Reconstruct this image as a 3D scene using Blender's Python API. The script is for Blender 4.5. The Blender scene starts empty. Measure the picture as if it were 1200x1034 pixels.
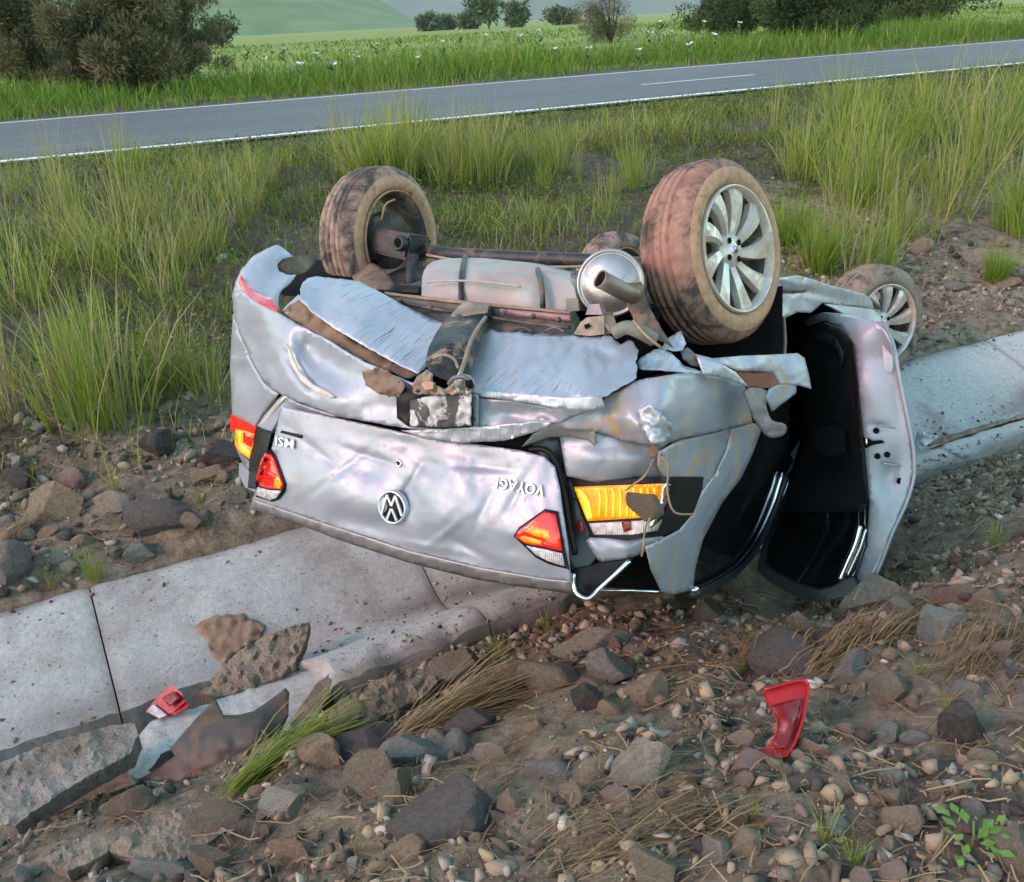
import bpy, bmesh, math, random
import numpy as np
from mathutils import Vector, Matrix, noise
from mathutils.geometry import delaunay_2d_cdt

random.seed(7)
rng = np.random.default_rng(7)
scene = bpy.context.scene
COL = scene.collection
R = math.radians

# ------------------------------------------------------------------ camera
EYE, PITCH, ROLL, FPX, CX, CY = 1.6, R(24.1), R(2.9), 1100.0, 600.0, 517.0
fw = np.array([0, math.cos(PITCH), -math.sin(PITCH)])
rt = np.array([1.0, 0, 0])
dn = np.cross(fw, rt)
rt, dn = math.cos(ROLL) * rt + math.sin(ROLL) * dn, math.cos(ROLL) * dn - math.sin(ROLL) * rt
CAMM = np.stack([rt, dn, fw], 1)
O = np.array([0, 0, EYE])
cam = bpy.data.cameras.new('camera')
cam.sensor_fit = 'HORIZONTAL'
cam.sensor_width = 36
cam.lens = 36 * FPX / 1200
cam.clip_start, cam.clip_end = 0.05, 20000
cam_ob = bpy.data.objects.new('camera', cam)
COL.objects.link(cam_ob)
mw = Matrix(((rt[0], -dn[0], -fw[0], O[0]), (rt[1], -dn[1], -fw[1], O[1]), (rt[2], -dn[2], -fw[2], O[2]), (0, 0, 0, 1)))
cam_ob.matrix_world = mw
scene.camera = cam_ob

# ------------------------------------------------------------------ sky, sun, exposure
SUN_AZ = math.atan2(-0.86, -0.49)          # direction towards the low sun, behind and left of the photographer
SUN_EL = R(30)
world = bpy.data.worlds.new('World')
scene.world = world
world.use_nodes = True
wn = world.node_tree
sky = wn.nodes.new('ShaderNodeTexSky')
sky.sky_type = 'NISHITA'
sky.sun_disc = False
sky.sun_elevation = SUN_EL
sky.sun_rotation = SUN_AZ
sky.air_density, sky.dust_density, sky.ozone_density = 1.0, 0.3, 0.6
wn.links.new(sky.outputs[0], wn.nodes['Background'].inputs[0])
wn.nodes['Background'].inputs[1].default_value = 0.15
sun = bpy.data.lights.new('sun', 'SUN')
sun.energy = 0.62
sun.angle = R(13)
sun.color = (1.0, 0.36, 0.53)
sun_ob = bpy.data.objects.new('sun', sun)
COL.objects.link(sun_ob)
sd = Vector((math.sin(SUN_AZ) * math.cos(SUN_EL), math.cos(SUN_AZ) * math.cos(SUN_EL), math.sin(SUN_EL)))
sun_ob.rotation_euler = sd.to_track_quat('Z', 'Y').to_euler()
sun_ob.location = (-6, -4, 5)
vs = scene.view_settings
scene.display_settings.display_device = 'sRGB'
vs.view_transform = 'Standard'
vs.look = 'None'
vs.gamma = 1.0
vs.use_curve_mapping = False
vs.exposure = 1.95
vs.use_white_balance = True
vs.white_balance_temperature = 8000
vs.white_balance_tint = -9
scene.cycles.max_bounces = 6
scene.cycles.transparent_max_bounces = 8

# ------------------------------------------------------------------ geometry helpers
def ray(x, y):
    return CAMM @ np.array([(x - CX) / FPX, (y - CY) / FPX, 1.0])

def at_z(x, y, z):
    d = ray(x, y)
    return O + d * ((z - EYE) / d[2])

RD = np.array([math.sin(R(63)), math.cos(R(63))])     # along the road and the ditch
RN = np.array([-RD[1], RD[0]])                        # across, towards the road
def st(x, y):
    return x * RD[0] + y * RD[1], x * RN[0] + y * RN[1]
def xy(s, t):
    return s * RD[0] + t * RN[0], s * RD[1] + t * RN[1]

# car pose (X forward, Y left, Z up in the car's own frame; it lies on its roof, nose down in the ditch)
CR = np.array([[0.5, 0.8599, -0.1029], [0.8241, -0.5089, -0.2487], [-0.2662, 0.0396, -0.9631]])
u_, _, v_ = np.linalg.svd(CR); CR = u_ @ v_
CT = np.array([0.1104, 3.3222, 0.7595])
CAR_M = Matrix([list(CR[i]) + [CT[i]] for i in range(3)] + [[0, 0, 0, 1]])
OL = CR.T @ (O - CT)
def L(px, py, X):
    """car-local point seen at a photo position, at a given distance X along the car"""
    d = CR.T @ ray(px, py)
    return OL + d * ((X - OL[0]) / d[0])
def LY(px, py, Y):
    d = CR.T @ ray(px, py)
    return OL + d * ((Y - OL[1]) / d[1])
def XQ(px, py, Ys=.80, Xr=-.745, k=.07):
    """X of the rounded left rear corner: the tail plane rounding into the car's left side with its tumblehome"""
    d = CR.T @ ray(px, py); d = d / d[0]; o = OL - d * OL[0]          # point at X is o + d X
    def ent(ny, nz, c):
        return (c - ny * o[1] - nz * o[2]) / (ny * d[1] + nz * d[2])
    a, b2 = ent(1, 0, Ys), ent(1, .16, Ys + .16 * .66)
    h = max(0, min(1, .5 + .5 * (a - b2) / .10)); a = b2 * (1 - h) + a * h + .05 * h * (1 - h)
    h = max(0, min(1, .5 + .5 * (a - Xr) / (2 * k)))
    return Xr * (1 - h) + a * h + 2 * k * h * (1 - h) * .5
def W(px, py, z):
    return at_z(px, py, z)

# value noise for big arrays
_perm = rng.random((256, 256))
def vnoise(x, y):
    xi, yi = np.floor(x).astype(int), np.floor(y).astype(int)
    fx, fy = x - xi, y - yi
    fx, fy = fx * fx * (3 - 2 * fx), fy * fy * (3 - 2 * fy)
    a = _perm[xi % 256, yi % 256]; b = _perm[(xi + 1) % 256, yi % 256]
    c = _perm[xi % 256, (yi + 1) % 256]; d = _perm[(xi + 1) % 256, (yi + 1) % 256]
    return (a * (1 - fx) + b * fx) * (1 - fy) + (c * (1 - fx) + d * fx) * fy - 0.5
def fbm(x, y, o=4):
    r = 0; a = 1.0
    for i in range(o):
        r = r + a * vnoise(x * 2 ** i + 17.3 * i, y * 2 ** i + 5.1 * i); a *= 0.5
    return r

PT = [-60, -3, 0, 0.9, 1.5, 2.1, 2.45, 2.66, 2.75, 3.70, 3.80, 3.95, 4.4, 5.2, 7, 9.5, 12.1, 12.4, 19.6, 20.2, 22.5, 30, 60, 4000]
PZ = [.9, .32, .10, .02, -.08, -.29, -.44, -.52, -.86, -.86, -.46, -.40, -.33, -.17, .08, .27, .385, .34, .34, .39, .47, .42, .40, .40]
def ground_z(x, y):
    x = np.asarray(x, float); y = np.asarray(y, float)
    s, t = st(x, y)
    z = np.interp(t, PT, PZ)
    near = np.clip((13 - t) / 3, 0, 1) * np.clip((t + 4) / 3, 0, 1)
    dirt = np.clip((2.7 - t) / 0.2, 0, 1) + np.clip((t - 3.7) / 0.2, 0, 1)
    amp = near * np.clip(dirt, 0, 1)
    z = z + amp * (0.10 * fbm(x * 1.3, y * 1.3, 3) + 0.05 * fbm(x * 6 + 9, y * 6, 3) + .024 * np.abs(fbm(x * 17 + 3, y * 17, 2)))
    z = z + np.clip((t - 19.6) / 4, 0, 1) * np.clip((60 - t) / 20, 0, 1) * 0.25 * fbm(x * .3, y * .3, 3)
    z = z - .20 * np.exp(-((s - 2.42) / .42) ** 2 - ((t - 2.2) / .38) ** 2)
    # the broken stretch of the ditch: earth slumped away below the slabs
    h = np.exp(-((s + .1) / .9) ** 2 - ((t - 2.75) / .35) ** 2)
    z = np.minimum(z, np.where(h > .35, -.60, 9))
    return z
def gz(x, y):
    return float(ground_z(x, y))
def on_ground(px, py, dz=0.0):
    """where the view ray through a photo position meets the soil"""
    d = ray(px, py); lo = 0.6
    k = 0.6
    while k < 60:
        p = O + d * k
        if p[2] < gz(p[0], p[1]) + dz: break
        lo = k; k += 0.05 if k < 8 else 0.3
    hi = k
    for _ in range(18):
        m = (lo + hi) / 2; p = O + d * m
        if p[2] < gz(p[0], p[1]) + dz: hi = m
        else: lo = m
    return O + d * hi

def tag(o, label=None, cat=None, group=None, kind=None):
    if label: o['label'] = label
    if cat: o['category'] = cat
    if group: o['group'] = group
    if kind: o['kind'] = kind
    return o

def empty(name, loc=(0, 0, 0), parent=None):
    o = bpy.data.objects.new(name, None); COL.objects.link(o); o.location = loc
    o.empty_display_size = .1
    if parent: o.parent = parent
    return o

def mesh_ob(name, verts, faces, mat=None, parent=None, smooth=True):
    me = bpy.data.meshes.new(name)
    me.from_pydata([tuple(map(float, v)) for v in verts], [], [tuple(f) for f in faces])
    if smooth: me.polygons.foreach_set('use_smooth', [True] * len(me.polygons))
    if mat: me.materials.append(mat)
    me.update()
    o = bpy.data.objects.new(name, me); COL.objects.link(o)
    if parent: o.parent = parent
    return o

def big_mesh(name, V, F, mat, attr=None, parent=None, smooth=False):
    """V (n,3) float, F (m,k) int with k = 3 or 4: quick mesh from arrays; attr = per-vertex float named tint"""
    V = np.asarray(V, np.float32); F = np.asarray(F, np.int32); k = F.shape[1]
    me = bpy.data.meshes.new(name)
    me.vertices.add(len(V)); me.vertices.foreach_set('co', V.ravel())
    me.loops.add(F.size); me.loops.foreach_set('vertex_index', F.ravel())
    me.polygons.add(len(F)); me.polygons.foreach_set('loop_start', np.arange(len(F), dtype=np.int32) * k)
    me.update(calc_edges=True)
    if smooth: me.polygons.foreach_set('use_smooth', np.ones(len(F), bool))
    if attr is not None:
        a = me.attributes.new('tint', 'FLOAT', 'POINT'); a.data.foreach_set('value', np.asarray(attr, np.float32))
    me.materials.append(mat)
    o = bpy.data.objects.new(name, me); COL.objects.link(o)
    if parent: o.parent = parent
    return o

def tps(pts, vals, lam=1e-3):
    P = np.asarray(pts, float); n = len(P)
    sc = 1.0 / max(np.ptp(P[:, 0]), np.ptp(P[:, 1]), 1e-6)
    Q = P * sc
    def U(a, b):
        r2 = ((a[:, None, :] - b[None]) ** 2).sum(2)
        return r2 * np.log(r2 + 1e-12)
    A = np.zeros((n + 3, n + 3)); A[:n, :n] = U(Q, Q) + lam * np.eye(n)
    A[:n, n] = 1; A[:n, n + 1:] = Q; A[n, :n] = 1; A[n + 1:, :n] = Q.T
    c = np.linalg.solve(A, np.r_[np.asarray(vals, float), 0, 0, 0])
    def f(x):
        x = np.asarray(x, float) * sc
        return U(x, Q) @ c[:n] + c[n] + x @ c[n + 1:]
    return f

def inside(poly, p):
    x, y = p; c = False; n = len(poly)
    for i in range(n):
        x1, y1 = poly[i]; x2, y2 = poly[i - 1]
        if (y1 > y) != (y2 > y) and x < (x2 - x1) * (y - y1) / (y2 - y1) + x1: c = not c
    return c

def chaikin(pts, n):
    for _ in range(n):
        q = []
        for i in range(len(pts)):
            a, b = np.array(pts[i], float), np.array(pts[(i + 1) % len(pts)], float)
            q += [a * .75 + b * .25, a * .25 + b * .75]
        pts = q
    return pts

def panel(name, outline, mat, parent, inner=(), step=7, bumps=(), crumple=0.0, cscale=14.0, rag=0.0,
          smooth=0, depth=0.0, thick=0.004, fn=L, away=None, dflt=None, flat=False, base=None):
    """a bent sheet: outline and inner control points are (photo x, photo y, distance); the sheet is a fine
    triangulated surface through them with dents, crumple and a real thickness (or a body of some depth)"""
    ol = [tuple(p) if len(p) == 3 else (p[0], p[1], dflt) for p in outline]
    inn = [tuple(p) if len(p) == 3 else (p[0], p[1], dflt) for p in inner]
    ctl = ol + inn
    f = tps([(p[0], p[1]) for p in ctl], [p[2] for p in ctl])
    if smooth: ol = [tuple(p) for p in chaikin(ol, smooth)]
    # densify the boundary
    b = []
    for i in range(len(ol)):
        a, c = ol[i], ol[(i + 1) % len(ol)]
        d = math.hypot(c[0] - a[0], c[1] - a[1]); k = max(1, int(d / step + .5))
        for j in range(k):
            u = j / k
            x, y = a[0] + (c[0] - a[0]) * u, a[1] + (c[1] - a[1]) * u
            if rag and (j or rag > 2):
                nx, ny = (c[1] - a[1]) / max(d, 1e-6), -(c[0] - a[0]) / max(d, 1e-6)
                r = rag * (noise.noise((x * .13, y * .13, 3.7)) + .7 * noise.noise((x * .4, y * .4, 1.7)))
                x += nx * r; y += ny * r
            b.append((x, y))
    xs = [p[0] for p in b]; ys = [p[1] for p in b]
    pts = [Vector(p) for p in b]; barr = np.array(b)
    yy = min(ys) + step * .6; row = 0
    while yy < max(ys):
        xx = min(xs) + step * (.5 if row % 2 else .05)
        while xx < max(xs):
            q = (xx + random.uniform(-.12, .12) * step, yy + random.uniform(-.12, .12) * step)
            if inside(b, q):
                if ((barr - q) ** 2).sum(1).min() > (step * .45) ** 2:
                    pts.append(Vector(q))
            xx += step
        yy += step * .87; row += 1
    n = len(b)
    v2, _, tri, *_ = delaunay_2d_cdt(pts, [], [list(range(n))], 1, 1e-4)
    arr = np.array([[v.x, v.y] for v in v2])
    val = f(arr)
    if base: val = val + np.array([base(x, y) for x, y in arr])
    for (bx, by, sx, sy, ang, amp) in bumps:
        ca, sa = math.cos(R(ang)), math.sin(R(ang))
        dx, dy = arr[:, 0] - bx, arr[:, 1] - by
        u, w = (dx * ca + dy * sa) / sx, (-dx * sa + dy * ca) / sy
        val = val + amp * np.exp(-u * u - w * w)
    if crumple:
        for i, (x, y) in enumerate(arr):
            val[i] += crumple * (.8 * noise.noise((x / cscale, y / cscale, .3)) + 1.3 * abs(noise.noise((x / cscale * 1.25, y / cscale * 1.25, 4.3))) + .6 * abs(noise.noise((x / cscale * 2.6, y / cscale * 2.6, 8.3))) + (.5 * noise.noise((x / cscale * 4.3, y / cscale * 4.3, 7.3)) if depth and fn is W else 0))
    V = [fn(x, y, z) for (x, y), z in zip(arr, val)]
    F = [tuple(t) for t in tri]
    if away is None: away = np.array([1, 0, 0]) if fn is not W else np.array([0, 0, -1.0])
    # consistent winding: towards the viewer
    vote = 0
    for t in F:
        a, c, d = (np.array(V[i]) for i in t[:3])
        vote += np.dot(np.cross(c - a, d - a), away)
    if vote > 0: F = [tuple(reversed(t)) for t in F]
    if depth:
        nv = len(V); cnt = {}
        for t in F:
            for i in range(len(t)):
                e = (t[i], t[(i + 1) % len(t)]); cnt[e] = cnt.get(e, 0) + 1
        V = list(V) + [np.array(v) + np.asarray(away) * depth for v in V]
        B = [tuple(i + nv for i in reversed(t)) for t in F]
        S = [(e[1], e[0], e[0] + nv, e[1] + nv) for e in cnt if (e[1], e[0]) not in cnt]
        F = F + B + S
    o = mesh_ob(name, V, F, mat, parent, smooth=not flat)
    if depth and not flat:
        m = o.modifiers.new('edge', 'EDGE_SPLIT'); m.split_angle = R(28 if fn is W else 50)
    elif thick and not depth:
        m = o.modifiers.new('sheet', 'SOLIDIFY'); m.thickness = thick; m.offset = -1
    return o

def tube(name, pts, r, mat, parent=None, seg=10, cap=True, radii=None):
    P = [Vector(p) for p in pts]; V = []; F = []
    up = Vector((.13, .31, .94))
    for i, p in enumerate(P):
        d = (P[min(i + 1, len(P) - 1)] - P[max(i - 1, 0)]).normalized()
        a = d.cross(up).normalized(); b = d.cross(a)
        rr = radii[i] if radii else r
        for k in range(seg):
            t = 2 * math.pi * k / seg
            V.append(p + a * (rr * math.cos(t)) + b * (rr * math.sin(t)))
    for i in range(len(P) - 1):
        for k in range(seg):
            F.append((i * seg + k, i * seg + (k + 1) % seg, (i + 1) * seg + (k + 1) % seg, (i + 1) * seg + k))
    if cap: F += [tuple(range(seg))[::-1], tuple(range((len(P) - 1) * seg, len(P) * seg))]
    return mesh_ob(name, V, F, mat, parent)

def smooth_path(pts, k=6):
    P = [np.array(p, float) for p in pts]; P = [2 * P[0] - P[1]] + P + [2 * P[-1] - P[-2]]; out = []
    for i in range(1, len(P) - 2):
        for j in range(k):
            t = j / k
            out.append(.5 * ((2 * P[i]) + (-P[i - 1] + P[i + 1]) * t + (2 * P[i - 1] - 5 * P[i] + 4 * P[i + 1] - P[i + 2]) * t * t + (-P[i - 1] + 3 * P[i] - 3 * P[i + 1] + P[i + 2]) * t ** 3))
    out.append(P[-2]); return out

def lathe(name, prof, axis_m, mat, parent=None, seg=64, closed=False, rfun=None):
    """prof: (radius, along); revolves about the local z of axis_m"""
    V = []; F = []; n = len(prof)
    for k in range(seg):
        t = 2 * math.pi * k / seg
        for j, (r, h) in enumerate(prof):
            rr = r + (rfun(k, j) if rfun else 0)
            V.append(axis_m @ Vector((rr * math.cos(t), rr * math.sin(t), h)))
    m = n if closed else n - 1
    for k in range(seg):
        for j in range(m):
            a, b = k * n + j, k * n + (j + 1) % n
            c, d = ((k + 1) % seg) * n + (j + 1) % n, ((k + 1) % seg) * n + j
            F.append((a, d, c, b))
    return mesh_ob(name, V, F, mat, parent)

def box(name, size, m, mat, parent=None, bevel=0.004):
    bm = bmesh.new(); bmesh.ops.create_cube(bm, size=1)
    for v in bm.verts: v.co = Vector((v.co.x * size[0], v.co.y * size[1], v.co.z * size[2]))
    if bevel: bmesh.ops.bevel(bm, geom=bm.edges[:], offset=bevel, segments=2, affect='EDGES')
    for v in bm.verts: v.co = m @ v.co
    me = bpy.data.meshes.new(name); bm.to_mesh(me); bm.free(); me.materials.append(mat)
    o = bpy.data.objects.new(name, me); COL.objects.link(o)
    if parent: o.parent = parent
    return o

# ------------------------------------------------------------------ materials
def new_mat(name):
    m = bpy.data.materials.new(name); m.use_nodes = True
    return m, m.node_tree.nodes, m.node_tree.links, m.node_tree.nodes['Principled BSDF']

def noise_node(n, l, coord, scale, detail=5, rough=.6, dist=0.0, stretch=None):
    t = n.new('ShaderNodeTexNoise'); t.inputs['Scale'].default_value = scale
    t.inputs['Detail'].default_value = detail; t.inputs['Roughness'].default_value = rough
    t.inputs['Distortion'].default_value = dist
    if stretch:
        mp = n.new('ShaderNodeMapping'); mp.inputs['Scale'].default_value = stretch
        l.new(coord, mp.inputs['Vector']); l.new(mp.outputs[0], t.inputs['Vector'])
    else: l.new(coord, t.inputs['Vector'])
    return t.outputs['Fac']

def ramp(n, l, fac, stops, interp='LINEAR'):
    r = n.new('ShaderNodeValToRGB'); r.color_ramp.interpolation = interp
    while len(r.color_ramp.elements) < len(stops): r.color_ramp.elements.new(.5)
    for e, (p, c) in zip(r.color_ramp.elements, stops):
        e.position = p; e.color = (*c, 1) if len(c) == 3 else c
    l.new(fac, r.inputs[0]); return r.outputs[0]

def grey(v): return (v, v, v)

def mixc(n, l, fac, a, b, mode='MIX'):
    m = n.new('ShaderNodeMix'); m.data_type = 'RGBA'; m.blend_type = mode
    if isinstance(fac, float): m.inputs[0].default_value = fac
    else: l.new(fac, m.inputs[0])
    for s, v in ((6, a), (7, b)):
        if isinstance(v, tuple): m.inputs[s].default_value = (*v, 1)
        else: l.new(v, m.inputs[s])
    return m.outputs[2]

def bump_node(n, l, b, h, strength, dist=.02):
    bp = n.new('ShaderNodeBump'); bp.inputs['Strength'].default_value = strength; bp.inputs['Distance'].default_value = dist
    l.new(h, bp.inputs['Height']); l.new(bp.outputs[0], b.inputs['Normal'])

def simple(name, col, rough=.5, metal=0.0, var=.25, scale=20, bump=.15, dirt=None, dirt_amt=.5, dscale=6, dlo=.5, dhi=.62, bscale=None, coat=0, spec=None):
    m, n, l, b = new_mat(name)
    co = n.new('ShaderNodeTexCoord').outputs['Object']
    f = noise_node(n, l, co, scale)
    lo = tuple(max(0, c * (1 - var)) for c in col); hi = tuple(min(1, c * (1 + var)) for c in col)
    c = ramp(n, l, f, [(.3, lo), (.7, hi)])
    b.inputs['Metallic'].default_value = metal; b.inputs['Roughness'].default_value = rough
    if coat: b.inputs['Coat Weight'].default_value = coat
    if spec is not None: b.inputs['Specular IOR Level'].default_value = spec
    if dirt:
        g = noise_node(n, l, co, dscale, 8, .68, .6)
        k = ramp(n, l, g, [(dlo, grey(0)), (dhi, grey(dirt_amt))])
        c = mixc(n, l, k, c, dirt)
        mm = n.new('ShaderNodeMath'); mm.operation = 'MULTIPLY_ADD'; l.new(k, mm.inputs[0]); mm.inputs[1].default_value = .85 - rough; mm.inputs[2].default_value = rough
        l.new(mm.outputs[0], b.inputs['Roughness'])
        if metal:
            m2 = n.new('ShaderNodeMath'); m2.operation = 'MULTIPLY_ADD'; l.new(k, m2.inputs[0]); m2.inputs[1].default_value = -metal; m2.inputs[2].default_value = metal
            l.new(m2.outputs[0], b.inputs['Metallic'])
    l.new(c, b.inputs['Base Color'])
    if bump: bump_node(n, l, b, noise_node(n, l, co, bscale or scale * 3, 6, .7), bump, .01)
    return m

def paint(name, dirt_amt, dlo, scratch=0.0, mud=(.30, .19, .11), metal=.25, lo=(.265, .29, .34), hi=(.34, .365, .42)):
    m, n, l, b = new_mat(name)
    co = n.new('ShaderNodeTexCoord').outputs['Object']
    base = ramp(n, l, noise_node(n, l, co, 3), [(.35, lo), (.7, hi)])
    fine = noise_node(n, l, co, 45, 6, .75)
    d = noise_node(n, l, co, 5, 9, .72, .8)
    k = ramp(n, l, d, [(dlo, grey(0)), (dlo + .11, grey(dirt_amt))])
    k2 = ramp(n, l, fine, [(.57, grey(0)), (.65, grey(min(1, dirt_amt * .9)))])
    kk = n.new('ShaderNodeMath'); kk.operation = 'MAXIMUM'; l.new(k, kk.inputs[0]); l.new(k2, kk.inputs[1])
    fac = kk.outputs[0]
    c = mixc(n, l, fac, base, mud)
    if scratch:
        s = noise_node(n, l, co, 6, 3, .6, .4, (1.1, 46, 2.2))
        sk = mixc(n, l, ramp(n, l, noise_node(n, l, co, 3.2, 4, .6), [(.46, grey(0)), (.60, grey(1))]), grey(0), ramp(n, l, s, [(.57, grey(0)), (.64, grey(.8))]))
        c = mixc(n, l, sk, c, (.10, .09, .09))
        bump_node(n, l, b, s, .25, .01)
    l.new(c, b.inputs['Base Color'])
    mt = n.new('ShaderNodeMath'); mt.operation = 'MULTIPLY_ADD'; l.new(fac, mt.inputs[0]); mt.inputs[1].default_value = -metal; mt.inputs[2].default_value = metal
    l.new(mt.outputs[0], b.inputs['Metallic'])
    ro = n.new('ShaderNodeMath'); ro.operation = 'MULTIPLY_ADD'; l.new(fac, ro.inputs[0]); ro.inputs[1].default_value = .36; ro.inputs[2].default_value = .42
    l.new(ro.outputs[0], b.inputs['Roughness'])
    b.inputs['Coat Weight'].default_value = .2; b.inputs['Coat Roughness'].default_value = .2
    return m

M_PAINT = paint('silver_paint', .4, .60)
M_PAINT_S = paint('scraped_skylit_paint', .55, .56, 1.0, metal=.45, lo=(.36, .39, .44), hi=(.45, .485, .54))  # scratched silver paint, base lightened and blued to paint in sky light
M_PAINT_MUD = paint('muddy_silver_paint', .85, .51, 0, (.36, .23, .13))
M_BLACK = simple('black_plastic', (.010, .010, .011), .5, 0, .2, 30, .1, spec=.2)
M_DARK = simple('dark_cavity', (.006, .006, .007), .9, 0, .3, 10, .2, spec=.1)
M_TRIM = simple('door_card_plastic', (.016, .017, .019), .5, 0, .2, 40, .15, spec=.3)
M_RUBBER = simple('blue_black_rubber', (.022, .028, .034), .45, 0, .15, 30, .05)
M_UNDER = simple('underbody_metal', (.085, .085, .078), .6, .3, .35, 8, .25, (.20, .14, .10), .8)
M_AXLE = simple('axle_metal', (.028, .03, .033), .5, .3, .35, 15, .25, (.22, .15, .10), .6, 9)
M_TANK = simple('tank_plastic', (.32, .30, .28), .55, 0, .2, 7, .2, (.40, .27, .21), .7, 5, .5, .65)
M_MUFF = simple('muffler_steel', (.40, .37, .37), .30, .8, .2, 10, .12, (.20, .15, .12), .6, 7)
M_PIPE = simple('tailpipe_steel', (.20, .155, .13), .45, .6, .25, 14, .2)
M_MUD = simple('dried_mud', (.26, .175, .115), .9, 0, .3, 14, .5)
M_MUDP = simple('muddy_flap', (.17, .115, .075), .8, 0, .45, 9, .5, (.05, .04, .035), .8, 6)
M_BRKT = simple('bracket_metal', (.025, .022, .020), .4, .4, .4, 12, .4, (.30, .21, .15), .9, 8, .52, .6)
M_BRKT_TAN = simple('muddy_bracket', (.31, .24, .18), .7, .2, .25, 12, .4, (.10, .08, .07), .6, 7)
M_RUST = simple('rusty_brown_plate', (.20, .075, .045), .75, .1, .3, 12, .3)
M_STRAP = simple('grey_strap', (.17, .15, .155), .5, .4, .2, 12, .2)
M_CHROME = simple('chrome', (.78, .78, .80), .18, 1, .05, 20, 0)
M_LETTER = simple('letter_chrome', (.60, .61, .63), .35, .3, .05, 20, 0)
M_BADGE = simple('badge_metal', (.58, .62, .68), .28, .6, .05, 20, 0)
M_PLATE = simple('number_plate_paint', (.42, .42, .42), .5, .2, .6, 9, .25, (.02, .02, .02), .9, 16, .5, .53)
M_WOOD = simple('brown_foam', (.21, .135, .085), .8, 0, .4, 10, .4, (.06, .045, .035), .7, 7)
M_OLIVE = simple('olive_hose', (.15, .145, .12), .6, 0, .25, 16, .3)

def glass_mat(name, col, rough=.08, alpha_mix=0.0):
    m, n, l, b = new_mat(name)
    b.inputs['Base Color'].default_value = (*col, 1); b.inputs['Roughness'].default_value = rough
    b.inputs['Specular IOR Level'].default_value = .55; b.inputs['Coat Weight'].default_value = .3
    return m
M_GLASS = glass_mat('tinted_glass', (.006, .008, .009))

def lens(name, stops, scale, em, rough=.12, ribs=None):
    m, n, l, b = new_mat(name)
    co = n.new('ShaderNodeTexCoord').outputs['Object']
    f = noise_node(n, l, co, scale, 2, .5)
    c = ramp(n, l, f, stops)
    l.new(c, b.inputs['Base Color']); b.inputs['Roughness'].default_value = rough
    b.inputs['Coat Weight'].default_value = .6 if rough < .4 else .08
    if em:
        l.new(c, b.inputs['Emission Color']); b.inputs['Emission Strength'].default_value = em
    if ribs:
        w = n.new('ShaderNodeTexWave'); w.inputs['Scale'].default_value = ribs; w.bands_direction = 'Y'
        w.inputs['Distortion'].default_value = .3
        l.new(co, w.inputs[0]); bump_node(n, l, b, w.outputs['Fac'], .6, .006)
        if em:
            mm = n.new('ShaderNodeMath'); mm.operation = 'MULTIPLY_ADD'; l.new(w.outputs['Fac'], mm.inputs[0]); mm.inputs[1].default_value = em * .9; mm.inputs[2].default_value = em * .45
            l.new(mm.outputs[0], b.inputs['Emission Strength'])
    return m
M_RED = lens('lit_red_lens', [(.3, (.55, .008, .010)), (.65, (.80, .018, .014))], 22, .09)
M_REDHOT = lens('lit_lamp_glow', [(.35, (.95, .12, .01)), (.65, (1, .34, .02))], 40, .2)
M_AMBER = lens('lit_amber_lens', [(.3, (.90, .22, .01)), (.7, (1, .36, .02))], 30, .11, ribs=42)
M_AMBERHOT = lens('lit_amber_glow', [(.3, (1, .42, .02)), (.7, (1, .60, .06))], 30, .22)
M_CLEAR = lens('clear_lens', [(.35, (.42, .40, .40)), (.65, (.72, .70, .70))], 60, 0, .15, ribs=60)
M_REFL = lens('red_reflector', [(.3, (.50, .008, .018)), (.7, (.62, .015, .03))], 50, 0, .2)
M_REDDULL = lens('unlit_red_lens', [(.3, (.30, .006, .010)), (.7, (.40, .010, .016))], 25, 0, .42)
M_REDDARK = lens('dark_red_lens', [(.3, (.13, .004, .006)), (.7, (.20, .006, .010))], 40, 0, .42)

def tyre_mat(name, mud, amt):
    m, n, l, b = new_mat(name)
    co = n.new('ShaderNodeTexCoord').outputs['Object']
    g = noise_node(n, l, co, 9, 8, .7, .5)
    g2 = noise_node(n, l, co, 38, 5, .7)
    c = mixc(n, l, ramp(n, l, g2, [(.35, grey(.0)), (.75, grey(1))]), tuple(v * .75 for v in mud), tuple(min(1, v * 1.25) for v in mud))
    c = mixc(n, l, ramp(n, l, g, [(amt, grey(.92)), (amt + .14, grey(.1))]), (.028, .026, .026), c)
    l.new(c, b.inputs['Base Color']); b.inputs['Roughness'].default_value = .82
    bump_node(n, l, b, g2, .35, .006)
    return m
M_TY_A = tyre_mat('muddy_tyre_tan', (.46, .268, .16), .57)
M_TY_B = tyre_mat('muddy_tread_pink_lit', (.34, .185, .135), .475)  # mud colour reddened to paint in the pink light on the tread
M_TY_C = tyre_mat('dusty_tyre', (.26, .205, .15), .47)
M_TY_D = tyre_mat('dark_tread', (.32, .225, .17), .46)
M_RIM = simple('alloy_rim', (.60, .565, .53), .36, .6, .15, 16, .1, (.40, .26, .175), .75, 8, .44, .60)
M_DRUM = simple('brake_drum', (.05, .047, .045), .7, .3, .3, 15, .3, (.24, .16, .11), .8, 9)

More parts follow.
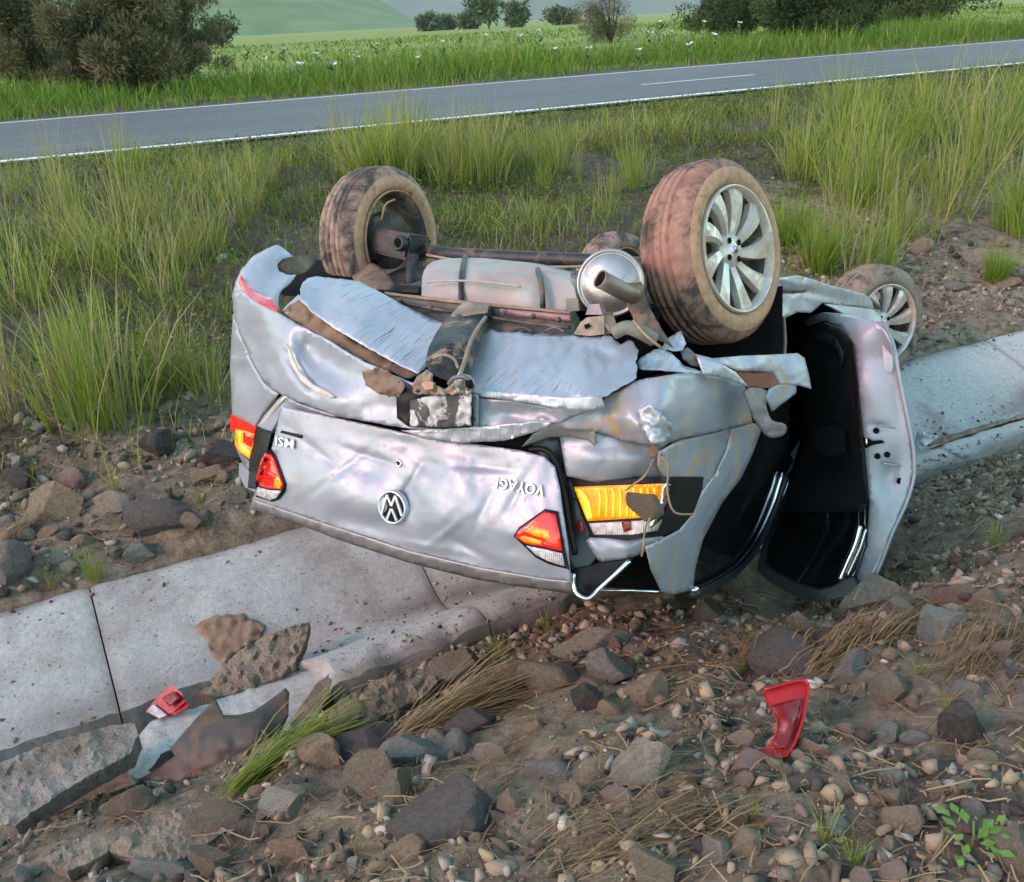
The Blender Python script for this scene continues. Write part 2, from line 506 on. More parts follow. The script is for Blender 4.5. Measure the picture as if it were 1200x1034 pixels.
def soil_mat(nm='soil', k=1.0):
    m, n, l, b = new_mat(nm)
    co = n.new('ShaderNodeTexCoord').outputs['Object']
    a = noise_node(n, l, co, 1.1, 6, .65, .4)
    f = noise_node(n, l, co, 14, 8, .72, .3)
    g = noise_node(n, l, co, 70, 6, .75)
    c1 = ramp(n, l, f, [(.32, (.065, .046, .030)), (.46, (.30, .24, .165)), (.66, (.54, .455, .325))])
    c2 = ramp(n, l, f, [(.32, (.032, .026, .020)), (.55, (.155, .128, .093)), (.72, (.31, .262, .185))])
    c = mixc(n, l, ramp(n, l, a, [(.30, grey(0)), (.48, grey(1))]), c2, c1)
    c = mixc(n, l, ramp(n, l, g, [(.62, grey(0)), (.70, grey(.8))]), c, (.24, .19, .145))
    c = mixc(n, l, ramp(n, l, g, [(.28, grey(.8)), (.36, grey(0))]), c, (.014, .012, .012))
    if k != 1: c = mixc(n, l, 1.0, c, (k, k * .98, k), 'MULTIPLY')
    l.new(c, b.inputs['Base Color']); b.inputs['Roughness'].default_value = .92
    h = n.new('ShaderNodeMath'); h.operation = 'ADD'; l.new(f, h.inputs[0]); l.new(g, h.inputs[1])
    bump_node(n, l, b, h.outputs[0], 1.0, .05)
    return m
M_SOIL = soil_mat()
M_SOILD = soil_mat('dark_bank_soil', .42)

def field_mat():
    m, n, l, b = new_mat('field_grass')
    co = n.new('ShaderNodeTexCoord').outputs['Object']
    a = noise_node(n, l, co, .06, 6, .6, .3); f = noise_node(n, l, co, 1.5, 7, .75)
    c = mixc(n, l, a, ramp(n, l, f, [(.3, (.125, .175, .024)), (.7, (.21, .27, .04))]), ramp(n, l, f, [(.3, (.16, .205, .03)), (.7, (.27, .31, .06))]))
    l.new(c, b.inputs['Base Color']); b.inputs['Roughness'].default_value = .9
    bump_node(n, l, b, f, .7, .3)
    return m
M_FIELD = field_mat()

def hill_mat(name, lo, hi, sc):
    m, n, l, b = new_mat(name)
    co = n.new('ShaderNodeTexCoord').outputs['Object']
    f = noise_node(n, l, co, sc, 8, .65, .4)
    l.new(ramp(n, l, f, [(.35, lo), (.65, hi)]), b.inputs['Base Color']); b.inputs['Roughness'].default_value = .95
    return m
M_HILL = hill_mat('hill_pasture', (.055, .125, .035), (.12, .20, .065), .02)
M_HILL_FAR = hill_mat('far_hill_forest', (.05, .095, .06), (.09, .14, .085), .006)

def concrete_mat(name, base, dirtcol, dlo, bs=.4, bd=.008):
    m, n, l, b = new_mat(name)
    co = n.new('ShaderNodeTexCoord').outputs['Object']
    a = noise_node(n, l, co, 2.2, 7, .65, .5); f = noise_node(n, l, co, 42, 7, .72); s = noise_node(n, l, co, 75, 4, .65)
    c = ramp(n, l, f, [(.3, tuple(v * .72 for v in base)), (.6, base), (.75, tuple(min(1, v * 1.15) for v in base))])
    c = mixc(n, l, ramp(n, l, a, [(dlo, grey(0)), (dlo + .2, grey(.75))]), c, dirtcol)
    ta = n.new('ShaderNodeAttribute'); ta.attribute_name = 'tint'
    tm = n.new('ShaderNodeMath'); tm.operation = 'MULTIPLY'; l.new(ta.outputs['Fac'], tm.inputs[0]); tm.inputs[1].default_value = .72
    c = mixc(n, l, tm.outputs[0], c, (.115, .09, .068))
    c = mixc(n, l, ramp(n, l, s, [(.62, grey(0)), (.67, grey(.9))]), c, (.05, .045, .04))
    l.new(c, b.inputs['Base Color']); b.inputs['Roughness'].default_value = .9
    h = n.new('ShaderNodeMath'); h.operation = 'ADD'; l.new(f, h.inputs[0]); l.new(s, h.inputs[1])
    bump_node(n, l, b, h.outputs[0], bs, bd)
    return m
M_CONC = concrete_mat('weathered_concrete', (.45, .465, .44), (.22, .175, .13), .51)
M_SLAB = concrete_mat('broken_concrete', (.52, .48, .41), (.22, .165, .115), .45, 1.0, .03)
M_SLABB = concrete_mat('earthy_concrete', (.44, .36, .26), (.21, .145, .095), .42, 1.0, .03)

def road_mat():
    m, n, l, b = new_mat('asphalt')
    co = n.new('ShaderNodeTexCoord').outputs['Object']
    f = noise_node(n, l, co, 60, 5, .7); a = noise_node(n, l, co, .5, 5, .6)
    c = ramp(n, l, f, [(.3, (.06, .064, .066)), (.7, (.105, .112, .115))])
    c = mixc(n, l, a, c, (.125, .132, .135))
    mp = n.new('ShaderNodeMapping'); mp.inputs['Rotation'].default_value = (0, 0, R(-27)); l.new(co, mp.inputs[0])
    w_ = noise_node(n, l, mp.outputs[0], 1.0, 4, .6, .2, (.05, 1.6, 1)); c = mixc(n, l, ramp(n, l, w_, [(.40, grey(0)), (.62, grey(.55))]), c, (.055, .058, .06))
    l.new(c, b.inputs['Base Color']); b.inputs['Roughness'].default_value = .75
    bump_node(n, l, b, f, .3, .01); return m
M_ROAD = road_mat()
M_LINE = simple('road_line_paint', (.78, .78, .76), .7, 0, .1, 25, .1, (.2, .2, .2), .4, 9, .60, .70)

def tint_mat(name, stops, rough=.6, trans=.0):
    m, n, l, b = new_mat(name)
    a = n.new('ShaderNodeAttribute'); a.attribute_name = 'tint'
    c = ramp(n, l, a.outputs['Fac'], stops)
    l.new(c, b.inputs['Base Color']); b.inputs['Roughness'].default_value = rough
    b.inputs['Specular IOR Level'].default_value = .25
    if trans:
        t = n.new('ShaderNodeBsdfTranslucent'); l.new(c, t.inputs[0])
        mx = n.new('ShaderNodeMixShader'); mx.inputs[0].default_value = trans
        l.new(b.outputs[0], mx.inputs[1]); l.new(t.outputs[0], mx.inputs[2])
        l.new(mx.outputs[0], n['Material Output'].inputs[0])
    return m
M_GRASS = tint_mat('bank_grass', [(0, (.040, .066, .014)), (.35, (.12, .18, .024)), (.65, (.26, .31, .050)), (.85, (.34, .31, .13)), (1, (.42, .34, .20))], .6, .35)
M_LUSH = tint_mat('verge_grass', [(0, (.045, .09, .013)), (.5, (.12, .21, .024)), (.85, (.20, .29, .045)), (1, (.29, .28, .10))], .6, .3)
M_BRIGHT = tint_mat('bright_grass', [(0, (.09, .15, .02)), (.5, (.18, .27, .035)), (1, (.28, .34, .07))], .6, .35)
M_STRAW = tint_mat('straw', [(0, (.10, .065, .035)), (.5, (.22, .155, .08)), (1, (.38, .29, .16))], .7, .1)
M_BUSH = tint_mat('bush_foliage', [(0, (.035, .044, .022)), (.5, (.095, .105, .048)), (.8, (.17, .145, .075)), (1, (.24, .18, .11))], .8, .15)
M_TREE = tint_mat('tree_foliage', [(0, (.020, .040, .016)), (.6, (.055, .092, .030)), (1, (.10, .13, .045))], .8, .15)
M_TREE_FAR = tint_mat('hazed_tree_foliage', [(0, (.045, .08, .04)), (.6, (.085, .13, .06)), (1, (.13, .17, .08))], .8, .15)  # paler foliage tones, distance haze mixed into the colour
M_BARK = simple('bark', (.045, .036, .028), .9, 0, .3, 10, .4)
M_PETAL = simple('white_petal', (.78, .78, .74), .6, 0, .05, 10, 0)
M_STEM = simple('green_stem', (.10, .14, .04), .7, 0, .2, 10, 0)

def rock_mat(name, col, var=.35, dust=.5):
    var *= 1.45; dust = min(1, dust * 1.3)
    m, n, l, b = new_mat(name)
    co = n.new('ShaderNodeTexCoord').outputs['Object']
    f = noise_node(n, l, co, 9, 8, .68, .5); g = noise_node(n, l, co, 55, 6, .7); k = noise_node(n, l, co, 4, 5, .6)
    c = ramp(n, l, f, [(.3, tuple(v * (1 - var) for v in col)), (.7, tuple(min(1, v * (1 + var)) for v in col))])
    c = mixc(n, l, ramp(n, l, k, [(.5, grey(0)), (.62, grey(dust))]), c, (.30, .21, .13))
    c = mixc(n, l, ramp(n, l, g, [(.60, grey(0)), (.68, grey(.6))]), c, tuple(min(1, v * 1.8) for v in col))
    c = mixc(n, l, ramp(n, l, g, [(.30, grey(.7)), (.38, grey(0))]), c, tuple(v * .35 for v in col))
    l.new(c, b.inputs['Base Color']); b.inputs['Roughness'].default_value = .85
    h = n.new('ShaderNodeMath'); h.operation = 'ADD'; l.new(f, h.inputs[0]); l.new(g, h.inputs[1])
    bump_node(n, l, b, h.outputs[0], .95, .035)
    return m
ROCK = {
    'grey': rock_mat('rock_grey', (.34, .32, .29)), 'tan': rock_mat('rock_tan', (.47, .35, .235), .3),
    'purple': rock_mat('rock_purple', (.15, .135, .125), .3, .25), 'brown': rock_mat('rock_brown', (.33, .265, .19)),
    'green': rock_mat('rock_green', (.34, .37, .32), .25, .3), 'pale': rock_mat('rock_pale', (.52, .46, .37), .25, .4),
    'dark': rock_mat('rock_dark', (.085, .075, .07), .35, .3), 'pink': rock_mat('rock_pink', (.42, .30, .245), .2, .3),
}
def gravel_mat():
    m, n, l, b = new_mat('gravel')
    a = n.new('ShaderNodeAttribute'); a.attribute_name = 'tint'
    co = n.new('ShaderNodeTexCoord').outputs['Object']
    c = ramp(n, l, a.outputs['Fac'], [(0, (.03, .026, .024)), (.25, (.085, .070, .052)), (.5, (.23, .185, .125)), (.72, (.36, .29, .19)), (.9, (.30, .29, .25)), (1, (.54, .48, .38))])
    f = noise_node(n, l, co, 60, 6, .7)
    c = mixc(n, l, f, c, (.10, .07, .05), 'MIX') if False else c
    l.new(c, b.inputs['Base Color']); b.inputs['Roughness'].default_value = .9
    bump_node(n, l, b, f, .5, .01)
    return m
M_GRAVEL = gravel_mat()

# ================================================================== THE SETTING
def axis_pts(segs):
    out = [segs[0][0]]
    for a, b, d in segs:
        n = max(1, int(round((b - a) / d)))
        out += list(np.linspace(a, b, n + 1)[1:])
    return np.array(out)
S_ = np.r_[-np.geomspace(4000, 5, 24), axis_pts([(-4.5, -1.6, .12), (-1.6, 6.2, .03), (6.2, 20, .16)]), np.geomspace(21, 5000, 34)]
T_ = np.r_[-np.geomspace(40, 3, 6), axis_pts([(-2.6, -.2, .15), (-.2, 6.0, .025), (6.0, 12.6, .09), (12.6, 30, .5)]), np.geomspace(31, 3500, 36)]
SS, TT = np.meshgrid(S_, T_, indexing='ij')
X_, Y_ = xy(SS, TT)
Z_ = ground_z(X_, Y_)
V = np.stack([X_, Y_, Z_], -1).reshape(-1, 3)
nt = len(T_); ii, jj = np.meshgrid(np.arange(len(S_) - 1), np.arange(nt - 1), indexing='ij')
ii, jj = ii.ravel(), jj.ravel()
F = np.stack([ii * nt + jj, (ii + 1) * nt + jj, (ii + 1) * nt + jj + 1, ii * nt + jj + 1], 1)
g = big_mesh('ground', V, F, M_SOIL, smooth=True)
g.data.materials.append(M_FIELD)
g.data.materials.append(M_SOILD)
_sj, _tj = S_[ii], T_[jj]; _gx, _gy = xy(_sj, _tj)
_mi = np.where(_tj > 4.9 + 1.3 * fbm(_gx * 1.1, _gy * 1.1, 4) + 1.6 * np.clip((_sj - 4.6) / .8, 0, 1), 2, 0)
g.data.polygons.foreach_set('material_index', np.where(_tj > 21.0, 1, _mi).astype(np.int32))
tag(g, 'stony brown soil of the bank and ditch sides running out to the green field', 'ground', kind='structure')

# road with edge lines and a centre dash
def strip(name, t0, t1, z, s0, s1, mat, label, cat, ds=2.0):
    s = np.linspace(s0, s1, max(2, int((s1 - s0) / ds)))
    V = []
    for a in s:
        for t in (t0, t1): V.append((*xy(a, t), z))
    F = [(2 * i, 2 * i + 2, 2 * i + 3, 2 * i + 1) for i in range(len(s) - 1)]
    return tag(mesh_ob(name, V, F, mat, smooth=False), label, cat, kind='structure')
ROAD_Z = .40
strip('road', 12.35, 19.5, ROAD_Z, -150, 500, M_ROAD, 'grey two lane asphalt road along the top of the bank', 'road')
strip('road_edge_line', 12.50, 12.68, ROAD_Z + .004, -150, 500, M_LINE, 'white edge line on the near side of the road', 'road marking')
strip('road_edge_line', 19.02, 19.14, ROAD_Z + .004, -150, 500, M_LINE, 'white edge line on the far side of the road by the verge', 'road marking')
sa = st(*at_z(748, 99.5, ROAD_Z)[:2]); sb = st(*at_z(888, 88, ROAD_Z)[:2])
tm = (sa[1] + sb[1]) / 2
for k in (-1, 0, 1, 2, 3):
    strip('road_centre_line', tm - .05, tm + .05, ROAD_Z + .004, sa[0] + 16 * k, sb[0] + 16 * k, M_LINE,
          'white dash of the centre line on the grey road' if k == 0 else 'further white dash of the road centre line', 'road marking', .5)

# hills
def hills(name, d0, d1, az0, az1, hfun, mat, label, n=160, m=26):
    V = []; F = []
    for i in range(n):
        a = R(az0 + (az1 - az0) * i / (n - 1))
        for j in range(m):
            u = j / (m - 1); d = d0 + (d1 - d0) * u
            h = hfun(az0 + (az1 - az0) * i / (n - 1)) * (math.sin(u * math.pi / 2) ** 1.2)
            h *= 1 + .25 * noise.fractal((math.sin(a) * d / 160, math.cos(a) * d / 160, 1.1), 1, 2, 5)
            V.append((math.sin(a) * d, math.cos(a) * d, .2 + h))
    for i in range(n - 1):
        for j in range(m - 1):
            F.append((i * m + j, (i + 1) * m + j, (i + 1) * m + j + 1, i * m + j + 1))
    return tag(mesh_ob(name, V, F, mat), label, 'hill', kind='structure')
hills('hill', 800, 1250, -34, -4, lambda a: 95 * max(0, math.sin(math.pi * min(1, max(0, (a + 34) / 30)))) ** .8, M_HILL,
      'rounded green pasture hill at the left edge of the field')
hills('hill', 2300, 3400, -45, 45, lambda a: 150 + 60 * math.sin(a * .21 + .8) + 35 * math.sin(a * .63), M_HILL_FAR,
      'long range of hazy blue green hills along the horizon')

# concrete drainage ditch, cast in segments
PROF = [(2.70, -.80), (2.712, -.55), (2.73, -.512), (2.80, -.505), (2.89, -.518), (2.98, -.565), (3.09, -.645), (3.16, -.683), (3.24, -.688), (3.33, -.655),
        (3.5, -.555), (3.64, -.50), (3.73, -.462), (3.775, -.456), (3.80, -.475), (3.805, -.75)]
PROFL = [(3.13, -.86), (3.14, -.70), (3.155, -.648)] + PROF[8:]
def conc_z(s, t):
    return float(np.interp(t, [p[0] for p in PROF[2:]], [p[1] for p in PROF[2:]]))
ditch = tag(empty('drainage_ditch', (*xy(2.0, 3.2), -.65)), 'pale concrete drainage ditch crossing the scene under the car', 'ditch', kind='structure')
def ditch_segment(s0, s1, prof, brk=-99):
    ns = max(2, int((s1 - s0) / .035)); pr = []
    for a, b in zip(prof[:-1], prof[1:]):
        k = max(1, int(math.hypot(b[0] - a[0], b[1] - a[1]) / .03))
        for j in range(k): pr.append((a[0] + (b[0] - a[0]) * j / k, a[1] + (b[1] - a[1]) * j / k))
    pr.append(prof[-1]); V = []; n = len(pr); sg = []
    for i in range(ns + 1):
        s = s0 + (s1 - s0) * i / ns
        e = min(s - s0, s1 - s)
        for j, (t, z) in enumerate(pr):
            w = .014 * noise.noise((s * 2.2, t * 2.2, .5)) + .006 * noise.noise((s * 11, t * 11, 2.5))
            if t < 2.86: w -= .05 * max(0, noise.noise((s * 7, 5.5, 1.5)) - .12) + .03 * max(0, noise.noise((s * 19, 2.5, 1.5)) - .1)
            if j < n * .25 or j > n * .9:
                q = .05 * noise.noise((s * 2.6, 3.1, j // (n // 2))) + .022 * noise.noise((s * 13, 7.7, j // (n // 2)))
                t = t + q if j < n * .25 else t + q * .8
            dz = -.006 * max(0, 1 - e / .014) if 0 < j < n - 1 else 0
            cut = brk + .10 * noise.noise((t * 4, 2.2, 9.1)) - s
            if cut > 0 and t < 3.16:
                q = min(1, cut / .05); te = 3.15 + .03 * noise.noise((s * 5, 1.3, 4.4)) + .015 * noise.noise((s * 19, 1.3, 4.4))
                z = z * (1 - q) + (-.655 - .22 * min(1, max(0, 3.10 - t) * 4)) * q; t = t * (1 - q) + (te - .02 * max(0, 3.1 - t)) * q
            V.append((*xy(s, t), z + w + dz))
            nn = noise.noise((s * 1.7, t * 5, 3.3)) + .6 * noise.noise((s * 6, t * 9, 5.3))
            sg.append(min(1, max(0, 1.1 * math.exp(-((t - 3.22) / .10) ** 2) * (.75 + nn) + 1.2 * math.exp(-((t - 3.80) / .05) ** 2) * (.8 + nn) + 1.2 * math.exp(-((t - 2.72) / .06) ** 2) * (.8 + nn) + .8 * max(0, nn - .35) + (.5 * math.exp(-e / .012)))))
    F = [(i * n + j, (i + 1) * n + j, (i + 1) * n + j + 1, i * n + j + 1) for i in range(ns) for j in range(n - 1)]
    F += [tuple(range(n)), tuple(range(ns * n + n - 1, ns * n - 1, -1))]
    o = mesh_ob('concrete_segment', [(p[0] - ditch.location[0], p[1] - ditch.location[1], p[2] - ditch.location[2]) for p in V], F, M_CONC, ditch)
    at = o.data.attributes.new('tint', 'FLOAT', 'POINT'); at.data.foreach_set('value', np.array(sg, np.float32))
    m = o.modifiers.new('edge', 'EDGE_SPLIT'); m.split_angle = R(55)
J = [-4.2, -2.75, -1.42, -.07, 1.26, 2.60, 3.95, 5.45, 6.8, 8.2, 9.6, 11.0]
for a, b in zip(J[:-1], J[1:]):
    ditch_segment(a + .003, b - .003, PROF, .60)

# ================================================================== THE CAR
car = empty('overturned_car'); car.matrix_world = CAR_M
tag(car, 'crumpled silver sedan lying upside down across the ditch, rear door open', 'car')

# ---- wheels
RIMR = .205
def frame(axis, c):
    z = Vector(axis).normalized(); x = Vector((.2, 0, 1)).cross(z).normalized(); y = z.cross(x)
    m = Matrix((x, y, z)).transposed().to_4x4(); m.translation = Vector(c); return m
def wheel(c, axis, tread_m, side_m, face, label=None, phase=0.0, k_=1.0):
    """c: centre of the rim's outer face, axis: pointing out of the car; local z = outwards"""
    root = empty('wheel', (0, 0, 0), car)
    if label: root['label'] = label
    m = frame(axis, c) @ Matrix.Scale(k_, 4)
    # tread: grooves cut as steps, shoulder blocks cut by sipes
    prof = [(.262, -.018), (.278, -.030), (.289, -.042)]
    prof += [(.2945, -.052), (.2955, -.066)]
    for h in (-.070, -.098, -.128, -.152):
        prof += [(.2985, h), (.290, h - .003), (.290, h - .008), (.2985, h - .011)]
    prof += [(.2955, -.168), (.2945, -.176), (.289, -.183), (.278, -.195), (.262, -.205)]
    def sipe(k, j):
        sh = j in (2, 3, 4) or j in (len(prof) - 4, len(prof) - 5, len(prof) - 3)
        r = 0.0014 * noise.noise((k * .7, j * .6, 1.0))
        return r - (.0065 if sh and k % 4 == 0 else 0)
    lathe('tread', prof, m, tread_m, root, 144, rfun=sipe)
    lathe('sidewall', [(.262, -.018), (.250, -.010), (.232, -.006), (.218, -.010), (.207, -.022), (.203, -.03)], m, side_m, root, 72)
    lathe('sidewall', [(.262, -.205), (.250, -.213), (.232, -.217), (.218, -.213), (.207, -.201), (.203, -.193)], m, side_m, root, 72)
    if face: lathe('rim', [(.2035, -.030), (.206, -.012), (.203, -.004), (.198, -.006), (.192, -.018), (.189, -.034)], m, M_RIM, root, 72)
    lathe('rim_barrel', [(.2035, -.030), (.190, -.032), (.186, -.05), (.172, -.12), (.182, -.19), (.196, -.203), (.203, -.205)], m, M_DRUM, root, 72)
    if not face: lathe('rim_lip', [(.204, -.200), (.203, -.212), (.199, -.214), (.196, -.204)], m, M_TY_A, root, 72)
    # inner side: brake drum and dark back plate
    lathe('brake_drum', [(0.0, -.085), (.05, -.085), (.10, -.088), (.118, -.10), (.12, -.17), (.0, -.172)], m, M_DRUM, root, 36)
    if face:
        hub = [(0, -.030), (.022, -.030), (.027, -.033), (.050, -.036), (.060, -.050), (.058, -.08)]
        lathe('wheel_hub', hub, m, M_RIM, root, 32)
        n = 9
        for k in range(n):
            a = 2 * math.pi * (k + phase) / n
            V = []; rows = 7
            for i in range(rows):
                u = i / (rows - 1); r = .046 + (.196 - .046) * u
                tw = a + .20 * u ** 1.3
                wd = .014 + .025 * u ** 1.3
                hz = -.040 + .030 * math.sin(u * math.pi * .55) - .008 * u
                cx, cy = math.cos(tw), math.sin(tw)
                for w_, dz in ((-1, -.030), (-.95, -.006), (.45, .0), (1, -.012), (1, -.034)):
                    V.append(m @ Vector((r * cx - w_ * wd * cy, r * cy + w_ * wd * cx, hz + dz)))
            F = [(i * 5 + j, i * 5 + j + 1, i * 5 + j + 6, i * 5 + j + 5) for i in range(rows - 1) for j in range(4)]
            o = mesh_ob('spoke', V, F, M_RIM, root, smooth=False)
        for k in range(4):
            a = 2 * math.pi * (k + .35) / 4
            mm = m @ Matrix.Translation((.038 * math.cos(a), .038 * math.sin(a), -.0315))
            lathe('bolt_hole', [(0, .000), (.0085, .0005), (.0095, .0018), (.0105, .000)], mm, M_DARK, root, 14)
        lathe('centre_cap', [(0, -.026), (.016, -.0265), (.0175, -.028), (.019, -.031)], m, M_BADGE, root, 24)
        tube('centre_emblem', [m @ Vector((.011 * math.cos(t), .011 * math.sin(t), -.0258)) for t in np.linspace(0, 2 * math.pi, 20)], .0012, M_DRUM, root, 5, False)
        for q in ([(-.008, .006), (-.002, -.003), (0, .002), (.002, -.003), (.008, .006)], [(-.004, .009), (0, .002), (.004, .009)]):
            tube('centre_emblem', [m @ Vector((x, y, -.0258)) for x, y in q], .0011, M_DRUM, root, 5, False)
    return root
wheel((.0155, .7448, -.1188), (-.2774, .9493, -.1478), M_TY_B, M_TY_A, True, 'wheel with mud smeared over its tread, reddened by painted pink light', .12)
# right rear: only its inner face shows
ax = Vector((-.063, .9979, -.0123)).normalized()
wheel(Vector((.2138, -.7724, -.1201)) - ax * .205, -ax, M_TY_D, M_TY_A, False, 'wheel seen from its open inner side, mud caked')
wheel((2.8978, .8096, .150), (-.5684, .8211, .0525), M_TY_C, M_TY_C, True, 'steered wheel beyond the open door', .4, 1.13)
ax = Vector((-.35, .93, .05)).normalized()
wheel(Vector((2.78, -.83, -.035)) - ax * .205, -ax, M_TY_D, M_TY_D, False)

def CP(name, ol, mat, **k): return panel(name, ol, mat, car, **k)

# ---- hidden and half hidden body: floor, roof, front, right side (pressed against the ground where it lies)
def body():
    secs = [  # x, half width, z floor, z sill, z belt, z top, half width top
        (-.50, .76, .26, .30, .62, .74, .58), (-.15, .80, .10, .12, .64, .98, .55), (.25, .81, -.02, .10, .65, 1.08, .55),
        (.75, .82, -.02, .08, .65, 1.12, .56), (1.3, .82, -.02, .08, .64, 1.13, .57), (1.75, .82, -.02, .08, .63, 1.06, .57),
        (2.15, .82, -.02, .08, .62, .86, .60), (2.5, .81, .0, .10, .60, .70, .66), (2.95, .80, .05, .16, .52, .62, .66),
        (3.3, .74, .06, .14, .42, .52, .60), (3.52, .56, .08, .16, .30, .40, .44)]
    V = []; F = []; G = []
    ring = lambda s: [(s[0], -.6 * s[1], s[2]), (s[0], -s[1] * .95, s[2] + .02), (s[0], -s[1], s[3]), (s[0], -s[1] * 1.01, (s[3] + s[4]) / 2), (s[0], -s[1], s[4]), (s[0], -s[6], s[5] - .05), (s[0], -s[6] * .6, s[5]),
                      (s[0], s[6] * .6, s[5]), (s[0], s[6], s[5] - .05), (s[0], s[1], s[4]), (s[0], s[1] * 1.01, (s[3] + s[4]) / 2), (s[0], s[1], s[3]), (s[0], s[1] * .95, s[2] + .02), (s[0], .6 * s[1], s[2])]
    for s in secs:
        for p in ring(s):
            w = CAR_M @ Vector(p)
            d = noise.noise(Vector(p) * 2.1) * .012
            s_, t_ = st(w.x, w.y)
            zz = conc_z(s_, t_) if 2.72 < t_ < 3.8 else gz(w.x, w.y)
            if w.z < zz + .012: w.z = zz + .012
            V.append(CAR_M.inverted() @ w)
    n = 14
    rows = {'floor': [], 'body_side': [], 'side_window': [], 'roof': []}
    for i in range(len(secs) - 1):
        xm = (secs[i][0] + secs[i + 1][0]) / 2
        for j in range(n):
            f = (i * n + j, i * n + (j + 1) % n, (i + 1) * n + (j + 1) % n, (i + 1) * n + j)
            if j == 12 and xm < .35: continue
            if j in (12, 13, 0): rows['floor'].append(f)
            elif j in (8, 9, 10, 11):
                if xm > 1.3 and not (j in (10, 11) and 2.3 < xm < 3.2): rows['side_window' if j == 8 and xm < 2.4 else 'body_side'].append(f)
            elif j in (1, 2, 3): rows['body_side'].append(f)
            elif j == 4: rows['side_window' if -.2 < xm < 2.4 else 'body_side'].append(f)
            else: rows['roof'].append(f)
    rows['body_side'].append(tuple(range((len(secs) - 1) * n, len(secs) * n)))
    for k, fs in rows.items():
        used = sorted({i for f in fs for i in f}); mp = {u: i for i, u in enumerate(used)}
        o = mesh_ob(k, [V[u] for u in used], [tuple(mp[i] for i in f) for f in fs], {'floor': M_UNDER, 'body_side': M_PAINT, 'side_window': M_GLASS, 'roof': M_PAINT}[k], car)
        o.data.materials.append(M_DARK)
        m = o.modifiers.new('sheet', 'SOLIDIFY'); m.thickness = .018; m.offset = 0
        bm = bmesh.new(); bm.from_mesh(o.data); bmesh.ops.recalc_face_normals(bm, faces=bm.faces[:]); bm.to_mesh(o.data); bm.free()
    # dark lining of the cabin: right side, ceiling and the boot wall
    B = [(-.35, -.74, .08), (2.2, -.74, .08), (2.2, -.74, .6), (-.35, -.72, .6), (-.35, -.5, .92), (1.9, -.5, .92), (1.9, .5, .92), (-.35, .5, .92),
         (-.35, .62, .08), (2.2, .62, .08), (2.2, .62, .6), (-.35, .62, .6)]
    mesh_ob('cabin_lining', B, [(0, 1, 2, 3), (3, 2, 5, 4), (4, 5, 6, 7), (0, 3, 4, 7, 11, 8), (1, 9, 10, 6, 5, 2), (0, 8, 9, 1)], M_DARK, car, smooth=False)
    # front seats (hanging from the floor) so the cabin is not empty
    for y in (-.36, .36):
        box('seat', (.46, .44, .16), Matrix.Translation((1.15, y, .24)), M_TRIM, car, .04)
        box('seat', (.16, .42, .50), Matrix.Translation((.93, y, .50)) @ Matrix.Rotation(R(-14), 4, 'Y'), M_TRIM, car, .05)
body()

# ---- dark backing of boot, lamp holes and wheel arch
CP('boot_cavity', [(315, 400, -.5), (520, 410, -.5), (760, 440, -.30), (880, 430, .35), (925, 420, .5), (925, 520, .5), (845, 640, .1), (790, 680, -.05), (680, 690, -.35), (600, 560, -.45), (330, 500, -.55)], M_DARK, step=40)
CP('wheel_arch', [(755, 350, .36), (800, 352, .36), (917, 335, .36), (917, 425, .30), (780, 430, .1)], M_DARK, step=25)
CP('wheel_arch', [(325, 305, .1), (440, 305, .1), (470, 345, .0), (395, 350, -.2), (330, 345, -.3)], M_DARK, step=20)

# ---- boot lid
def lidx(px, py): return 0
lid = CP('boot_lid', [(330, 476, -.842), (350, 481, -.846), (395, 490, -.85), (450, 502, -.852), (500, 514, -.852), (560, 521, -.848), (610, 528, -.842), (637, 535, -.835), (650, 547, -.832),
    (656, 572, -.84), (660, 602, -.85), (666, 640, -.85), (669, 681, -.84), (640, 679, -.845), (560, 665, -.862), (480, 646, -.868), (400, 620, -.862), (340, 600, -.845), (296, 585, -.825),
    (306, 560, -.835), (318, 527, -.84)], M_PAINT, step=3.4, smooth=0,
    inner=[(330, 568, -.868), (400, 588, -.892), (445, 599, -.897), (520, 610, -.899), (600, 627, -.888), (650, 640, -.868),
           (330, 579, -.852), (400, 600, -.876), (445, 611, -.88), (520, 622, -.882), (600, 639, -.874),
           (340, 540, -.855), (400, 545, -.868), (480, 560, -.876), (560, 575, -.874), (630, 590, -.862), (420, 520, -.860), (540, 540, -.864)],
    bumps=[(432, 548, 26, 22, 20, .018), (478, 585, 18, 24, -30, .016), (395, 560, 30, 14, -35, -.007), (540, 570, 40, 16, 60, -.008), (500, 545, 26, 12, 35, .010),
           (420, 612, 30, 10, 12, .012), (375, 615, 9, 20, 10, -.006), (545, 645, 22, 14, 30, .012), (520, 632, 10, 22, -30, -.007), (600, 655, 40, 9, 12, -.005),
           (565, 540, 30, 10, 10, .010), (600, 590, 26, 26, 0, .007), (350, 560, 20, 20, 0, .004), (470, 520, 40, 9, 10, .008),
           (395, 556, 42, 4, -38, .007), (476, 574, 36, 4, -58, .009), (545, 640, 30, 4, 30, .007), (522, 624, 24, 4, -38, -.007), (436, 536, 34, 4, 18, .007), (606, 578, 30, 4, -60, .006), (372, 530, 36, 4, 40, .005), (560, 548, 40, 4, 4, .007), (345, 600, 5, 24, -10, -.005), (500, 640, 44, 4, 10, -.005), (565, 600, 5, 26, 25, .006)],
    crumple=.0022, cscale=26)
